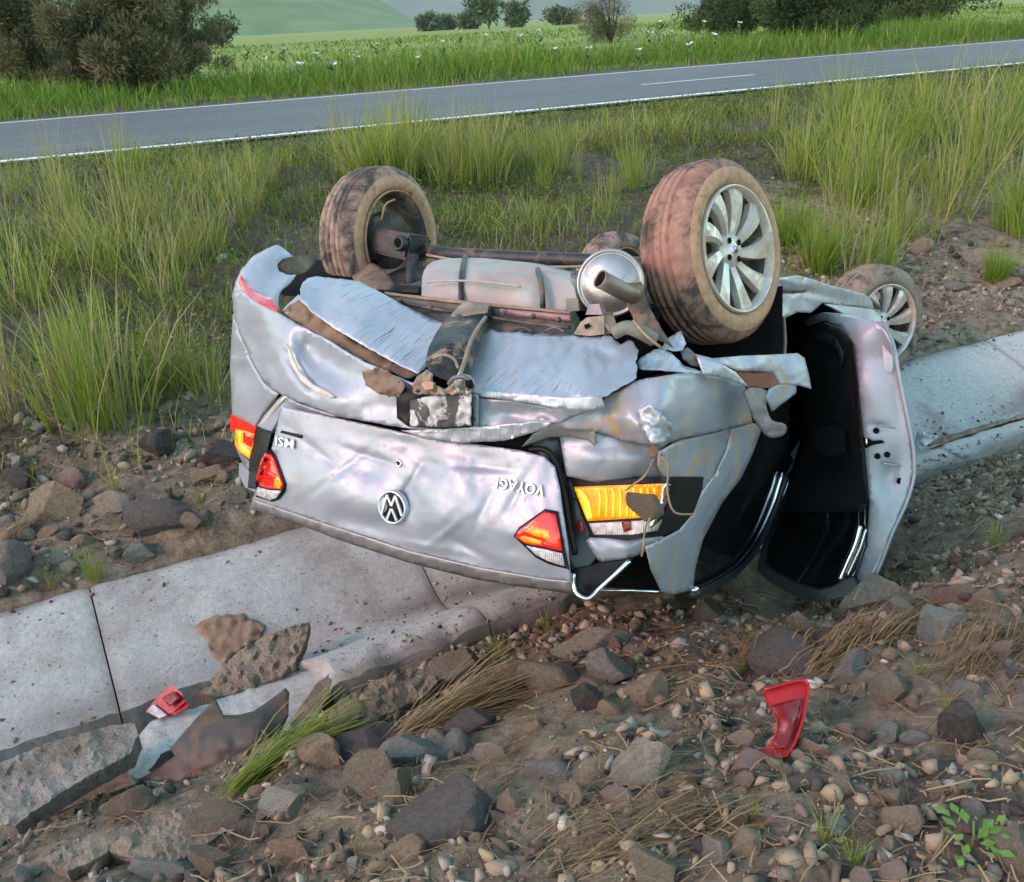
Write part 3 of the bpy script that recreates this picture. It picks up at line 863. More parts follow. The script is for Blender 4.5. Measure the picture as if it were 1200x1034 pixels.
CP('boot_lid_lip', [(296, 586, -.826), (340, 601, -.846), (400, 621, -.863), (480, 647, -.869), (560, 666, -.863), (640, 680, -.846), (669, 682, -.841), (672, 697, -.80), (640, 692, -.80), (560, 680, -.82), (480, 660, -.825), (400, 634, -.82), (340, 611, -.80), (293, 596, -.79)],
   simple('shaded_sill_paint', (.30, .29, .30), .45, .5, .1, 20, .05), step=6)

def on_lid(px, py, d=0.0):
    """foremost point of the lid under a photo position, lifted d towards the viewer"""
    best = None
    o = OL; r = CR.T @ ray(px, py)
    hit = lid_bvh.ray_cast(Vector(o), Vector(r).normalized())
    p = hit[0] if hit[0] else Vector(L(px, py, -.86))
    return np.array(p) - np.array((d, 0, 0))
from mathutils.bvhtree import BVHTree
_dg = None
lid_bvh = BVHTree.FromPolygons([v.co for v in lid.data.vertices], [p.vertices[:] for p in lid.data.polygons])

# emblem: dark disc, chrome ring and the letters V over W
ec = on_lid(462, 594, .006)
E_M = Matrix.Translation(ec) @ Matrix.Rotation(R(-4), 4, 'X') @ Matrix(((0, 0, -1, 0), (-1, 0, 0, 0), (0, 1, 0, 0), (0, 0, 0, 1)))  # local x = right seen from behind, y = up, z = out
er = .0495
lathe('emblem_disc', [(0, .004), (er * .85, .002), (er * .95, -.008)], E_M, M_BLACK, lid, 40)
lathe('emblem_ring', [(er * .86, -.004), (er * .86, .006), (er * .92, .009), (er * .99, .006), (er * 1.0, -.010)], E_M, M_BADGE, lid, 48)
def bar(a, b, w=.0085):
    a, b = Vector((a[0] * er, a[1] * er, .0055)), Vector((b[0] * er, b[1] * er, .0055)); d = (b - a).normalized(); s = Vector((-d.y, d.x, 0)) * w / 2; u = Vector((0, 0, .004))
    return [a - s, a + s, b + s, b - s, a - s * .7 + u, a + s * .7 + u, b + s * .7 + u, b - s * .7 + u]
BV = []; BF = []
for a, b in (((-.36, .74), (-.02, .06)), ((.36, .74), (.02, .06)), ((-.72, .42), (-.30, -.72)), ((-.30, -.72), (.0, -.10)), ((.0, -.10), (.30, -.72)), ((.30, -.72), (.72, .42))):
    k = len(BV); BV += [E_M @ v for v in bar(a, b)]
    BF += [(k + 4, k + 5, k + 6, k + 7), (k, k + 1, k + 5, k + 4), (k + 1, k + 2, k + 6, k + 5), (k + 2, k + 3, k + 7, k + 6), (k + 3, k, k + 4, k + 7)]
mesh_ob('emblem_letters', BV, BF, M_BADGE, lid, smooth=False)
kc = on_lid(468, 543, .002)
K_M = Matrix.Translation(kc) @ E_M.to_3x3().to_4x4()
lathe('lock_ring', [(0, .001), (.006, .001), (.0065, .004), (.0105, .004), (.0115, -.003)], K_M, M_CHROME, lid, 24)
lathe('keyhole', [(0, .0035), (.0062, .0035)], K_M, M_BLACK, lid, 18)

def lettering(name, txt, p_start, p_end, size, mat, parent, lift=.002):
    """raised letters read from behind the upright car, from p_start to p_end (car-local points)"""
    cu = bpy.data.curves.new(name, 'FONT'); cu.body = txt; cu.size = size; cu.extrude = .0025; cu.resolution_u = 2; cu.align_x = 'LEFT'; cu.offset = .0006
    t = bpy.data.objects.new(name, cu); COL.objects.link(t)
    bpy.context.view_layer.update()
    me = bpy.data.meshes.new_from_object(t.evaluated_get(bpy.context.evaluated_depsgraph_get()))
    bpy.data.objects.remove(t)
    xs = [v.co.x for v in me.vertices]; w = max(xs) - min(xs); x0 = min(xs)
    a, b = Vector(p_start), Vector(p_end); ex = (b - a); Lg = ex.length; ex = ex / Lg
    ez = Vector((-1, 0, .12)); ez = (ez - ex * ez.dot(ex)).normalized(); ey = ez.cross(ex)
    for v in me.vertices:
        c = v.co.copy()
        q = a + ex * ((c.x - x0) / w * Lg) + ey * c.y
        hit = lid_bvh.ray_cast(q + Vector((-.2, 0, 0)), Vector((1, 0, 0)))[0] or q
        v.co = hit - Vector((c.z + .0042 + lift, 0, 0))
    me.materials.clear(); me.materials.append(mat)
    o = bpy.data.objects.new(name, me); COL.objects.link(o); o.parent = parent
    return o
# read upside down in the picture: the word starts at its right end there
lettering('name_lettering', 'VOYAGE', on_lid(641, 569, .003), on_lid(580, 559, .003), .040, M_LETTER, lid)
lettering('trim_lettering', 'MSI', on_lid(346.5, 515.5, .003), on_lid(325, 511, .003), .040, M_LETTER, lid)
panel('trim_bar', [(*p, 0) for p in ((329, 507), (331, 504.5), (355, 510), (354, 514))], M_BLACK, lid, step=4, fn=lambda x, y, z: on_lid(x, y, .004), thick=.003)

# inner lamp halves on the lid
def lidp(name, ol, mat, lift, parent=None, **k):
    return panel(name, [(*p, 0) for p in ol], mat, parent or lid, fn=lambda x, y, z: on_lid(x, y, lift), **k)
ll = lidp('tail_light', [(311, 528), (321, 527), (326, 540), (336, 568), (335, 576), (328, 585), (320, 588), (301, 582), (302, 562)], M_BLACK, .006, step=5)
def lidp2(name, ol, mat, X0, par, lift, **k):
    pts = [on_lid(x, y, lift) for x, y in ol]
    f = tps(ol, [p[0] for p in pts], .05)
    return panel(name, [(*p, float(f([p])[0])) for p in ol], mat, par, **k)
lidp('red_lens', [(313, 531), (320, 530), (325, 542), (334, 568), (333, 573), (318, 572), (304, 568), (304, 561)], M_RED, .011, ll, step=5)
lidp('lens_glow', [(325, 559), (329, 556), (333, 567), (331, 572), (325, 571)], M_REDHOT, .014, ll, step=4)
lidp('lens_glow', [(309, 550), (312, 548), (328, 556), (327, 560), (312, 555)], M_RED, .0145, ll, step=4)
lidp('clear_lens', [(304, 570), (318, 574), (332, 575), (327, 583), (319, 586), (303, 580)], M_CLEAR, .011, ll, step=4)
lr = lidp('tail_light', [(603, 628), (609, 618), (640, 596), (655, 599), (660, 625), (668, 667), (645, 661), (629, 653)], M_BLACK, .006, step=5)
lidp('red_lens', [(606, 628), (611, 620), (640, 599), (653, 602), (658, 625), (661, 645), (640, 640), (617, 636)], M_RED, .011, lr, step=5)
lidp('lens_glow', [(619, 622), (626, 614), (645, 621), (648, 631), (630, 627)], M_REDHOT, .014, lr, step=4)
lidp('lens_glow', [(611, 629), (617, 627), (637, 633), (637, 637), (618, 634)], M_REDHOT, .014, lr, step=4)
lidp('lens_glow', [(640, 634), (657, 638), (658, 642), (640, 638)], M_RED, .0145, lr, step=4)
lidp('clear_lens', [(619, 639), (640, 643), (661, 648), (664, 663), (645, 657), (631, 650)], M_CLEAR, .011, lr, step=4)

# ---- bumper and left-hand (in the picture) corner
CP('bumper_corner', [(272, 345, -.64), (276, 330, -.62), (284, 314, -.56), (296, 301, -.50), (310, 293, -.45), (323, 287, -.40), (335, 293, -.40), (343, 300, -.42), (331, 303, -.46), (325, 309, -.50), (327, 318, -.53), (336, 322, -.54), (347, 322, -.53),
    (340, 331, -.60), (328, 342, -.68), (326, 352, -.73), (327, 366, -.78), (312, 359, -.77), (298, 351, -.74), (284, 341, -.69)], M_PAINT, step=5, crumple=.008, cscale=22, rag=1.0,
   inner=[(300, 322, -.60), (318, 335, -.64), (318, 305, -.50), (290, 330, -.65)])
CP('reflector', [(279, 326, -.648), (281.5, 321.5, -.645), (288, 331, -.67), (300, 341, -.70), (321, 350.5, -.745), (327, 365, -.80), (322, 363.5, -.795), (303, 354, -.775), (289, 344, -.73), (281, 335, -.68)], M_REFL, step=4, thick=.006)
CP('bumper_cover', [(272, 345, -.65), (284, 341, -.70), (298, 351, -.75), (312, 359, -.78), (327, 367, -.80), (350, 381, -.83), (380, 397, -.86), (405, 412, -.88), (430, 426, -.90), (470, 444, -.915), (500, 456, -.92), (560, 464, -.92),
    (560, 500, -.90), (545, 509, -.89), (480, 503, -.905), (430, 494, -.905), (395, 488, -.90), (362, 476, -.885), (337, 466, -.86), (322, 459, -.83), (308, 446, -.79), (297, 429, -.75), (284, 400, -.70), (274, 372, -.66)], M_PAINT, step=5,
   inner=[(300, 360, -.765), (340, 385, -.835), (318, 400, -.81), (330, 430, -.85), (360, 462, -.90), (400, 470, -.915), (340, 402, -.85), (346, 425, -.865), (362, 447, -.885), (385, 460, -.905), (420, 470, -.91),
          (360, 405, -.815), (375, 425, -.83), (395, 440, -.86), (365, 392, -.83), (470, 470, -.90)],
   bumps=[(352, 436, 5, 30, -35, .018), (300, 410, 10, 30, -20, .012), (315, 380, 8, 20, -30, -.006), (310, 430, 6, 20, -35, -.008)], crumple=.005, cscale=18, rag=.8)
CP('torn_edge', [(336, 403, -.862), (341, 414, -.866), (350, 434, -.882), (366, 450, -.90), (384, 459, -.912), (393, 465, -.915), (388, 467, -.915), (370, 460, -.908), (352, 446, -.895), (340, 426, -.876)],
   simple('whitened_plastic', (.50, .47, .41), .7, 0, .2, 20, .3), step=4)
CP('quarter_panel', [(273, 368, -.655), (271, 400, -.62), (269.5, 430, -.60), (271, 460, -.60), (272, 487, -.61), (285, 493, -.66), (299, 500, -.71), (306, 487, -.74), (318, 471, -.785), (326, 462, -.80), (309, 449, -.775), (299, 431, -.74), (286, 402, -.69), (276, 374, -.655)], M_PAINT, step=5,
   inner=[(285, 430, -.66), (292, 465, -.71)], bumps=[(285, 423, 16, 3.5, 4, -.012), (283, 440, 14, 12, 0, .014), (276, 410, 10, 8, 20, .006)], crumple=.004, cscale=16)
CP('rear_sill', [(299, 500, -.70), (308, 488, -.73), (322, 470, -.77), (331, 463, -.79), (352, 474, -.82), (372, 481, -.83), (396, 489, -.83), (362, 490, -.80), (342, 482, -.79), (331, 480, -.79), (324, 496, -.78), (318, 506, -.77)], M_PAINT, step=4, crumple=.003)
CP('torn_edge', [(303, 499, -.715), (311, 487, -.745), (326, 468, -.785), (334, 464, -.80), (337, 466, -.80), (328, 474, -.79), (315, 491, -.755), (306, 503, -.72)], simple('sill_highlight_paint', (.66, .62, .63), .4, .6, .08, 20, .05), step=4)  # bright strip along the sill, pink highlight put into its colour
# outer left lamp with black housing
h1 = CP('tail_light_housing', [(300, 500, -.72), (318, 508, -.77), (313, 528, -.80), (305, 553, -.78), (292, 553, -.73), (293, 525, -.70)], M_BLACK, step=5, depth=.05)
CP('red_lens', [(270, 486, -.615), (284, 492, -.655), (300, 501, -.725), (298, 509, -.72), (288, 505, -.69), (277, 503, -.65), (270, 506, -.62)], M_RED, step=4, depth=.03)
CP('amber_lens', [(276, 503, -.65), (288, 505, -.69), (298, 509, -.72), (296, 522, -.72), (292, 538, -.71), (281, 530, -.67), (275, 521, -.645)], M_AMBER, step=4, depth=.03)
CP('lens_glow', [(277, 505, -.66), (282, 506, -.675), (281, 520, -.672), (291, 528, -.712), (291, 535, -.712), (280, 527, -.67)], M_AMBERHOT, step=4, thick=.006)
CP('red_lens', [(285, 507, -.69), (297, 511, -.728), (293, 524, -.722), (285, 519, -.69)], M_RED, step=4, thick=.004)
CP('lamp_trim', [(275, 523, -.64), (282, 532, -.665), (292, 540, -.71), (291, 552, -.72), (283, 541, -.68)], M_STRAP, step=4)
CP('body_corner', [(280, 543, -.62), (292, 552, -.70), (305, 553, -.76), (303, 572, -.76), (300, 577, -.75), (287, 571, -.69), (280, 556, -.63)], M_PAINT, step=4, depth=.03)
CP('body_corner', [(292, 553, -.71), (305, 554, -.765), (303, 574, -.765), (290, 572, -.705)], M_RUBBER, step=4)

# ---- folded bumper skin on top of the tail
E_ = [(352, 338, -.76), (355, 331, -.72), (361, 326, -.68), (370, 324, -.65), (395, 327, -.62), (420, 329, -.60), (440, 339, -.61), (470, 356, -.62), (500, 371, -.63), (520, 378, -.64), (518, 400, -.72), (506, 425, -.80), (490, 438, -.86), (470, 429, -.86), (430, 407, -.85), (395, 387, -.83), (365, 365, -.81), (352, 352, -.80)]
CP('bumper_skin', E_, M_PAINT_S, step=5, crumple=.008, cscale=30, rag=1.2, inner=[(400, 350, -.72), (440, 375, -.75), (480, 400, -.77), (375, 340, -.71), (420, 385, -.82)], bumps=[(410, 345, 40, 9, 25, -.012), (455, 390, 40, 10, 28, .014)])
CP('foam_core', [(331, 366, -.79), (340, 357, -.78), (352, 351, -.77), (395, 387, -.80), (440, 413, -.83), (489, 439, -.85), (478, 444, -.86), (435, 427, -.86), (400, 410, -.85), (360, 388, -.82)], M_WOOD, step=5, crumple=.012, cscale=9, rag=1)
CP('bumper_skin', [(329, 365, -.775), (337, 357, -.755), (350, 345, -.72), (354, 352, -.75), (344, 360, -.77), (336, 368, -.79)], M_PAINT_MUD, step=4, crumple=.004)
G_ = [(556, 386, -.64), (575, 388, -.64), (600, 389, -.64), (645, 393, -.63), (690, 394, -.61), (716, 393, -.60), (719, 399, -.61), (727, 403, -.62), (736, 399, -.60), (743, 402, -.60), (749, 411, -.62), (744, 424, -.67), (747, 434, -.69), (742, 445, -.73), (726, 455, -.78), (712, 462, -.83), (703, 465, -.86), (660, 468, -.89), (610, 461, -.895), (560, 458, -.895), (543, 457, -.89), (540, 440, -.83), (549, 412, -.73)]
CP('bumper_skin', G_, M_PAINT_S, step=4, crumple=.009, cscale=20, rag=2.4, inner=[(600, 420, -.75), (660, 425, -.75), (700, 430, -.74), (620, 445, -.84), (690, 450, -.83)],
   bumps=[(668, 412, 5, 14, 45, .012), (585, 425, 8, 26, 30, -.010), (720, 430, 16, 8, -30, -.012), (705, 415, 20, 6, 20, .010), (640, 405, 30, 7, 5, -.008)])
CP('bumper_rib', [(545, 455, -.90), (560, 457, -.905), (600, 460, -.905), (660, 466, -.90), (698, 464, -.885), (704, 463, -.87), (709, 477, -.87), (692, 482, -.885), (660, 480, -.90), (610, 471, -.905), (560, 465, -.905)], M_PAINT_S, step=4, crumple=.004, cscale=12)
CP('bumper_cover', [(553, 466, -.895), (600, 471, -.89), (660, 480, -.885), (690, 482, -.875), (668, 490, -.865), (655, 497, -.86), (640, 494, -.865), (600, 500, -.88), (556, 503, -.89)], M_PAINT, step=4, inner=[(600, 485, -.855), (640, 488, -.85)], crumple=.004)
CP('bumper_strip', [(470, 505, -.90), (500, 503, -.905), (540, 502, -.91), (600, 497, -.91), (632, 494, -.90), (646, 496, -.885), (642, 502, -.88), (622, 508, -.895), (590, 517, -.90), (540, 519, -.90), (500, 515, -.90)], M_PAINT_S, step=4, crumple=.006, cscale=12, rag=.6)
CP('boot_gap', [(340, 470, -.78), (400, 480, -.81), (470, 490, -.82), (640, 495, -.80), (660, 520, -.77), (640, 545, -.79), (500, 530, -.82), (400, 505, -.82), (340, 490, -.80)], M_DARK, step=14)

# ---- right of the lid: weather strip, lamp, quarter panel
CP('weather_strip', [(610, 527, -.80), (622, 517, -.80), (640, 512, -.795), (656, 514, -.785), (662, 530, -.77), (662, 556, -.765), (668, 562, -.77), (678, 592, -.775), (690, 624, -.77), (700, 652, -.765), (690, 667, -.78), (671, 669, -.80), (664, 640, -.81), (657, 600, -.81), (652, 570, -.805), (646, 550, -.805), (632, 533, -.81)], M_RUBBER, step=5, inner=[(660, 580, -.78), (675, 630, -.775)], bumps=[(664, 590, 4, 40, -8, .03)])
tube('weather_seal', smooth_path([L(620, 527, -.812), L(638, 527, -.812), L(651, 541, -.808), L(660, 575, -.812), L(666, 610, -.812), L(674, 650, -.81)]), .008, M_BLACK, car, 8)
CP('red_reflection_patch', [(676, 612, -.785), (682, 611, -.785), (684, 622, -.785), (678, 625, -.785)], M_REDDULL, step=3)  # small red patch paints a reflection on the black strip
lh = CP('tail_light_housing', [(663, 559), (700, 564), (760, 561), (821, 561), (818, 580), (809, 603), (795, 620), (775, 629), (740, 632), (691, 631), (677, 600)], M_BLACK, step=6, base=XQ, dflt=-.022, depth=.03)
def lampp(name, ol, mat, lift, **k): return panel(name, ol, mat, lh, base=XQ, dflt=-.024 - lift, **k)
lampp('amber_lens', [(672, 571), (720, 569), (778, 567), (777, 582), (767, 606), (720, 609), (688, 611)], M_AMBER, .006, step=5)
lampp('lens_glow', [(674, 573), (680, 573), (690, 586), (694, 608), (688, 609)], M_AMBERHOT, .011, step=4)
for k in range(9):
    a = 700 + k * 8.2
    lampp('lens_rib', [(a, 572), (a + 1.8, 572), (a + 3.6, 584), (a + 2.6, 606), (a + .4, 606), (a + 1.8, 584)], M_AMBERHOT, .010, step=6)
lampp('clear_lens', [(690, 613.5), (776, 609), (771, 622), (740, 627), (696, 627)], M_CLEAR, .006, step=5)
lampp('bulb', [(728, 612), (738, 611), (739, 621), (731, 624)], M_REDDARK, .012, step=3)
lampp('lamp_trim', [(778, 567), (788, 566), (784, 588), (773, 611), (762, 620), (766, 607), (776, 584)], M_CHROME, .008, step=5)
CP('body_trim', [(686, 634, -.78), (691, 630, -.78), (735, 632, -.745), (775, 628, -.69), (778, 630, -.68), (760, 645, -.70), (738, 655, -.73), (703, 659, -.76), (694, 648, -.775)], M_PAINT, step=5, inner=[(735, 641, -.765)], bumps=[(700, 645, 20, 5, 50, -.01)])
CP('boot_corner', [(670, 667, -.80), (690, 664, -.79), (702, 660, -.77), (740, 656, -.74), (737, 660, -.74), (720, 678, -.765), (700, 693, -.785), (688, 703, -.80), (678, 700, -.81), (673, 692, -.815)], M_BLACK, step=5, depth=.02)
tube('boot_corner_edge', smooth_path([L(*p) for p in ((672, 672, -.82), (673, 690, -.82), (680, 699, -.825), (690, 701, -.815), (702, 690, -.795), (722, 672, -.77), (738, 657, -.745))], 5), .007, M_CHROME, car, 8)
CP('bracket_hole', [(684, 687, -.827), (691, 685, -.824), (694, 691, -.822), (686, 695, -.826)], M_DARK, step=3)
tube('trim_edge', [L(700, 692, -.72), L(740, 692, -.70), L(772, 694, -.66)], .003, M_CHROME, car, 6)
CP('hole_shade_sheet', [(690, 672, -.62), (740, 652, -.58), (768, 640, -.48), (790, 690, -.30), (772, 692, -.34), (700, 688, -.56)], M_DARK, step=12)  # near-black sheet painting the shade of the open hole

CP('quarter_panel', [(656, 513, -.80), (664, 502, -.81), (700, 505, -.785), (740, 518, -.745), (764, 523, -.715), (772, 527, -.70), (771, 545, -.70), (779, 561, -.675), (745, 563, -.715), (700, 566, -.77), (664, 558, -.80)], M_PAINT, step=5,
   inner=[(700, 540, -.80), (740, 545, -.76)], bumps=[(690, 520, 40, 7, 8, .010), (740, 535, 20, 8, 20, -.006)], crumple=.003)
CP('quarter_panel', [(640, 499, -.11), (662, 489, -.11), (690, 475, -.08), (715, 462, -.04), (745, 447, .02), (760, 443, .03), (795, 438, .03), (820, 437, .03), (850, 443, .03), (873, 452, .01), (877, 470, -.02), (882, 495, -.04), (860, 501, -.05), (830, 508, -.05), (797, 515, -.04), (785, 519, -.03), (772, 527, -.02), (764, 524, -.03), (740, 519, -.04), (700, 506, -.07), (664, 503, -.10)], M_PAINT_MUD, step=5, base=XQ,
   inner=[(720, 485, -.09), (770, 480, -.07), (820, 475, -.06), (850, 475, -.05), (800, 500, -.06)], bumps=[(765, 490, 16, 14, 30, .016), (752, 500, 12, 18, -20, -.016), (790, 505, 30, 6, -15, -.012), (840, 480, 20, 10, 40, .010)], crumple=.007, cscale=20, rag=.7)
CP('torn_skin', [(748, 480), (760, 473), (775, 484), (788, 498), (786, 512), (774, 521), (764, 520), (756, 506), (748, 498)], M_PAINT_S, step=4, base=XQ, dflt=-.095, crumple=.014, cscale=8, rag=2.0)
CP('inner_fold', [(612, 524, -.835), (624, 510, -.845), (645, 500, -.85), (665, 498, -.845), (688, 500, -.82), (697, 508, -.81), (697, 523, -.80), (688, 516, -.80), (668, 512, -.81), (645, 513, -.82)], simple('fold_paint', (.40, .36, .37), .4, .55, .1, 20, .05), step=4)
CP('tear_hole', [(758, 529, -.79), (765, 522, -.80), (773, 524, -.79), (771, 533, -.785), (763, 538, -.785)], M_MUDP, step=3)
CP('pillar_panel', [(772, 529), (797, 516), (830, 509), (858, 502), (850, 530), (838, 556), (826, 578), (820, 562), (779, 561), (771, 545)], M_PAINT_MUD, step=5, base=XQ, dflt=-.005, bumps=[(790, 538, 5, 16, -15, .014), (778, 535, 5, 12, -15, -.010)], crumple=.004)
CP('rear_pillar', [(856, 503), (882, 496), (894, 499), (883, 530), (869, 560), (846, 590), (824, 632), (815, 665), (812, 691), (790, 697), (776, 694), (764, 668), (757, 641), (778, 631), (797, 621), (810, 603), (820, 580), (838, 556), (850, 530)], M_PAINT_MUD, step=5, base=XQ, dflt=-.005,
   bumps=[(842, 570, 7, 40, 32, -.018), (850, 585, 30, 5, -35, .008)], crumple=.006, cscale=30)
def O_(name, ol, m, **k): return CP(name, ol, m, step=4, **k)
O_('torn_flap', [(747, 425, -.62), (752, 419, -.60), (766, 410, -.56), (775, 408, -.54), (786, 413, -.52), (802, 429, -.50), (826, 437, -.46), (800, 436, -.54), (770, 434, -.60), (750, 432, -.63)], M_PAINT_S, crumple=.012, cscale=10, rag=1)
O_('torn_flap', [(775, 408, -.53), (784, 395, -.48), (798, 388, -.46), (804, 402, -.48), (800, 410, -.50), (788, 411, -.52)], M_PAINT_S, crumple=.012, cscale=9, rag=1)
O_('bent_bracket', [(797, 411, -.48), (806, 407, -.46), (815, 415, -.45), (822, 431, -.44), (811, 429, -.46), (801, 421, -.48)], M_STRAP, crumple=.008, cscale=6)
O_('torn_flap', [(815, 415, -.46), (835, 420, -.40), (870, 417, -.26), (900, 416, -.13), (935, 414, .02), (943, 420, .03), (948, 440, .03), (951, 456, .03), (938, 452, -.02), (915, 451, -.10), (905, 436, -.13), (880, 435, -.25), (864, 434, -.32), (846, 427, -.40)], M_PAINT_MUD, crumple=.006, cscale=14, inner=[(925, 430, -.06), (890, 425, -.22)])
O_('torn_flap', [(815, 415, -.455), (846, 427, -.41), (862, 436, -.35), (877, 453, -.28), (850, 444, -.39), (824, 438, -.47)], M_PAINT_S, crumple=.006)
O_('rusty_plate', [(862, 434, -.29), (884, 436, -.22), (905, 435, -.13), (910, 442, -.11), (915, 452, -.10), (898, 455, -.17), (877, 455, -.25)], M_RUST, crumple=.006)
O_('torn_flap', [(914, 451, -.11), (934, 450, -.03), (933, 461, -.03), (920, 471, -.08), (905, 482, -.13), (901, 473, -.15), (896, 468, -.17), (902, 455, -.15)], M_PAINT_MUD, crumple=.007, rag=.8)
O_('hanging_strap', [(870, 454, -.29), (900, 455, -.17), (897, 470, -.19), (900, 485, -.19), (905, 494, -.18), (920, 496, -.13), (923, 503, -.12), (919, 511, -.14), (905, 514, -.19), (895, 508, -.22), (885, 494, -.27), (878, 475, -.29)], M_STRAP, crumple=.008, cscale=12, smooth=1)

# ---- left rear quarter window, chrome strips, rocker
O_('quarter_window', [(880, 500), (918, 518), (930, 540), (918, 560), (904, 595), (886, 634), (862, 664), (830, 685), (806, 692), (806, 660), (812, 632), (833, 590), (856, 560), (870, 530)], M_GLASS, base=XQ, dflt=.05)
def trim(pts, r, m, par=car, name='window_trim', off=.0): return tube(name, smooth_path([L(x, y, XQ(x, y) + off) for x, y in pts], 5), r, m, par, 8)
trim([(917, 554), (904, 594), (886, 633), (863, 663), (834, 682), (812, 692)], .011, M_CHROME)
trim([(925, 562), (914, 590), (899, 622), (890, 645)], .006, M_CHROME, off=.03)
trim([(921, 558), (909, 594), (891, 634), (868, 665), (838, 686), (812, 697)], .014, M_RUBBER, off=.02)
O_('rocker', [(905, 330, .45), (918, 325, .55), (935, 323, .70), (955, 328, .9), (975, 335, 1.2), (995, 340, 1.5), (1014, 345, 1.9), (1022, 353, 2.1), (1024, 362, 2.1), (1010, 360, 1.8), (985, 357, 1.35), (964, 355, 1.0), (957, 361, .9), (950, 367, .8), (935, 366, .65), (918, 374, .50), (905, 372, .42)], M_PAINT_MUD, crumple=.02, cscale=16, bumps=[(945, 342, 40, 4, 12, .06)])
O_('rocker', [(966, 356, 1.0), (985, 358, 1.3), (1010, 361, 1.7), (1025, 363, 2.0), (1033, 372, 2.0), (1035, 379, 1.95), (1012, 379, 1.6), (992, 369, 1.25)], M_PAINT, crumple=.008)
O_('seal_strip', [(917, 371, .45), (920, 371, .45), (922, 400, .45), (921, 418, .45), (917, 418, .45), (918, 400, .45)], M_BRKT_TAN)

# ---- the open rear door
door = empty('door', (0, 0, 0), car); door['label'] = 'rear door hanging open with bare silver edge and black inner panel'
def DT(x, y): return .10 * max(-.1, min(1.1, (x - 1012) / 56))
def DP(name, ol, mat, **k): return panel(name, ol, mat, door, base=DT, **k)
DP('door_card', [(936, 392, 1.10), (946, 383, 1.05), (965, 378, .85), (985, 385, .60), (999, 402, .505), (1005, 450, .49), (1011, 520, .48), (1017, 590, .48), (1010, 600, .50), (950, 600, .82), (912, 604, 1.05), (925, 560, 1.05), (937, 520, 1.06), (940, 450, 1.08)], M_TRIM, step=8, inner=[(970, 450, .78), (970, 550, .76)],
   bumps=[(960, 410, 24, 8, 30, .05), (972, 470, 12, 40, 5, -.05), (965, 540, 26, 8, 10, .06)])
DP('armrest', [(945, 505, .80), (975, 500, .64), (990, 508, .55), (992, 530, .54), (975, 535, .62), (948, 530, .80)], M_TRIM, step=7, depth=.08)
DP('door_card', [(950, 395, .93), (965, 390, .80), (980, 397, .66), (988, 415, .58), (985, 432, .60), (980, 412, .66), (966, 402, .80)], M_RUBBER, step=5)
DP('door_card', [(996, 398, .50), (1000, 400, .495), (1008, 450, .47), (1014, 520, .465), (1020, 590, .465), (1014, 590, .475), (1006, 520, .48), (1001, 450, .485)], M_BLACK, step=5)
DP('door_window', [(910, 600, 1.03), (1014, 590, .50), (1014, 640, .475), (1000, 676, .46), (977, 694, .47), (960, 699, .49), (935, 692, .56), (905, 676, .72), (890, 664, .81), (896, 636, .92)], M_GLASS, step=9)
E1 = [(938, 376, 1.10), (950, 370, 1.0), (966, 366, .85), (1000, 369, .56), (1016, 374, .46), (1030, 380, .40), (1037, 388, .40), (1046, 405, .395), (1054, 450, .39), (1061, 485, .385), (1068, 520, .385), (1070, 545, .385), (1069, 563, .385), (1060, 592, .39), (1045, 624, .40), (1038, 645, .405), (1030, 664, .41), (1020, 680, .42), (1008, 690, .46),
      (1000, 678, .50), (1009, 660, .475), (1016, 640, .46), (1019, 590, .455), (1013, 520, .46), (1006, 450, .465), (1001, 404, .475), (985, 383, .58), (965, 376, .85), (946, 382, 1.05)]
DP('door_frame', E1, M_PAINT, step=5, bumps=[(1044, 400, 7, 26, -12, -.03), (1052, 470, 6, 30, -10, .014), (1042, 560, 9, 22, 15, .02), (1030, 500, 14, 4, 5, .01), (1035, 590, 10, 30, 12, -.008)], inner=[(1030, 420, .43), (1035, 500, .42), (1040, 580, .42), (1028, 640, .43)])
DP('door_frame', [(1026, 377, .42), (1036, 377, .385), (1043, 395, .385), (1047, 430, .385), (1045, 437, .39), (1037, 436, .40), (1033, 400, .41)], M_PAINT, step=4, depth=.03)
for q in ([(1030, 497), (1052, 501), (1052, 503.5), (1030, 499.5)], [(1035, 542), (1055, 545), (1055, 548), (1035, 544.5)]):
    DP('pressed_rib', [(*p, .405) for p in q], M_PAINT, step=4, thick=.008)
tube('door_edge_seam', smooth_path([L(*p, x - .004 + DT(*p)) for *p, x in ((1037, 388, .40), (1047, 405, .395), (1055, 450, .39), (1069, 520, .385), (1071, 545, .385), (1070, 563, .385), (1061, 592, .39), (1046, 624, .40), (1031, 664, .41), (1021, 681, .42))]), .007, M_PAINT, door, 8)
DP('window_frame', [(1008, 690, .42), (990, 698, .42), (962, 706, .45), (940, 702, .52), (925, 696, .58), (900, 681, .70), (887, 669, .76), (888, 660, .80), (893, 640, .88), (905, 611, .98), (925, 561, 1.06), (929, 562, 1.05), (911, 611, .97), (899, 640, .87), (896, 660, .78), (908, 671, .68), (936, 686, .53), (960, 692, .46), (975, 688, .44), (990, 680, .43), (999, 677, .43)], M_RUBBER, step=5, depth=.03)
tube('window_trim', smooth_path([L(*p) for p in ((1008, 616, .475), (1003, 636, .468), (994, 658, .46), (985, 681, .455))]), .014, M_CHROME, door, 8)
tube('window_trim', smooth_path([L(*p) for p in ((1015, 620, .46), (1009, 640, .455), (1002, 656, .45), (993, 676, .445))]), .005, M_CHROME, door, 8)
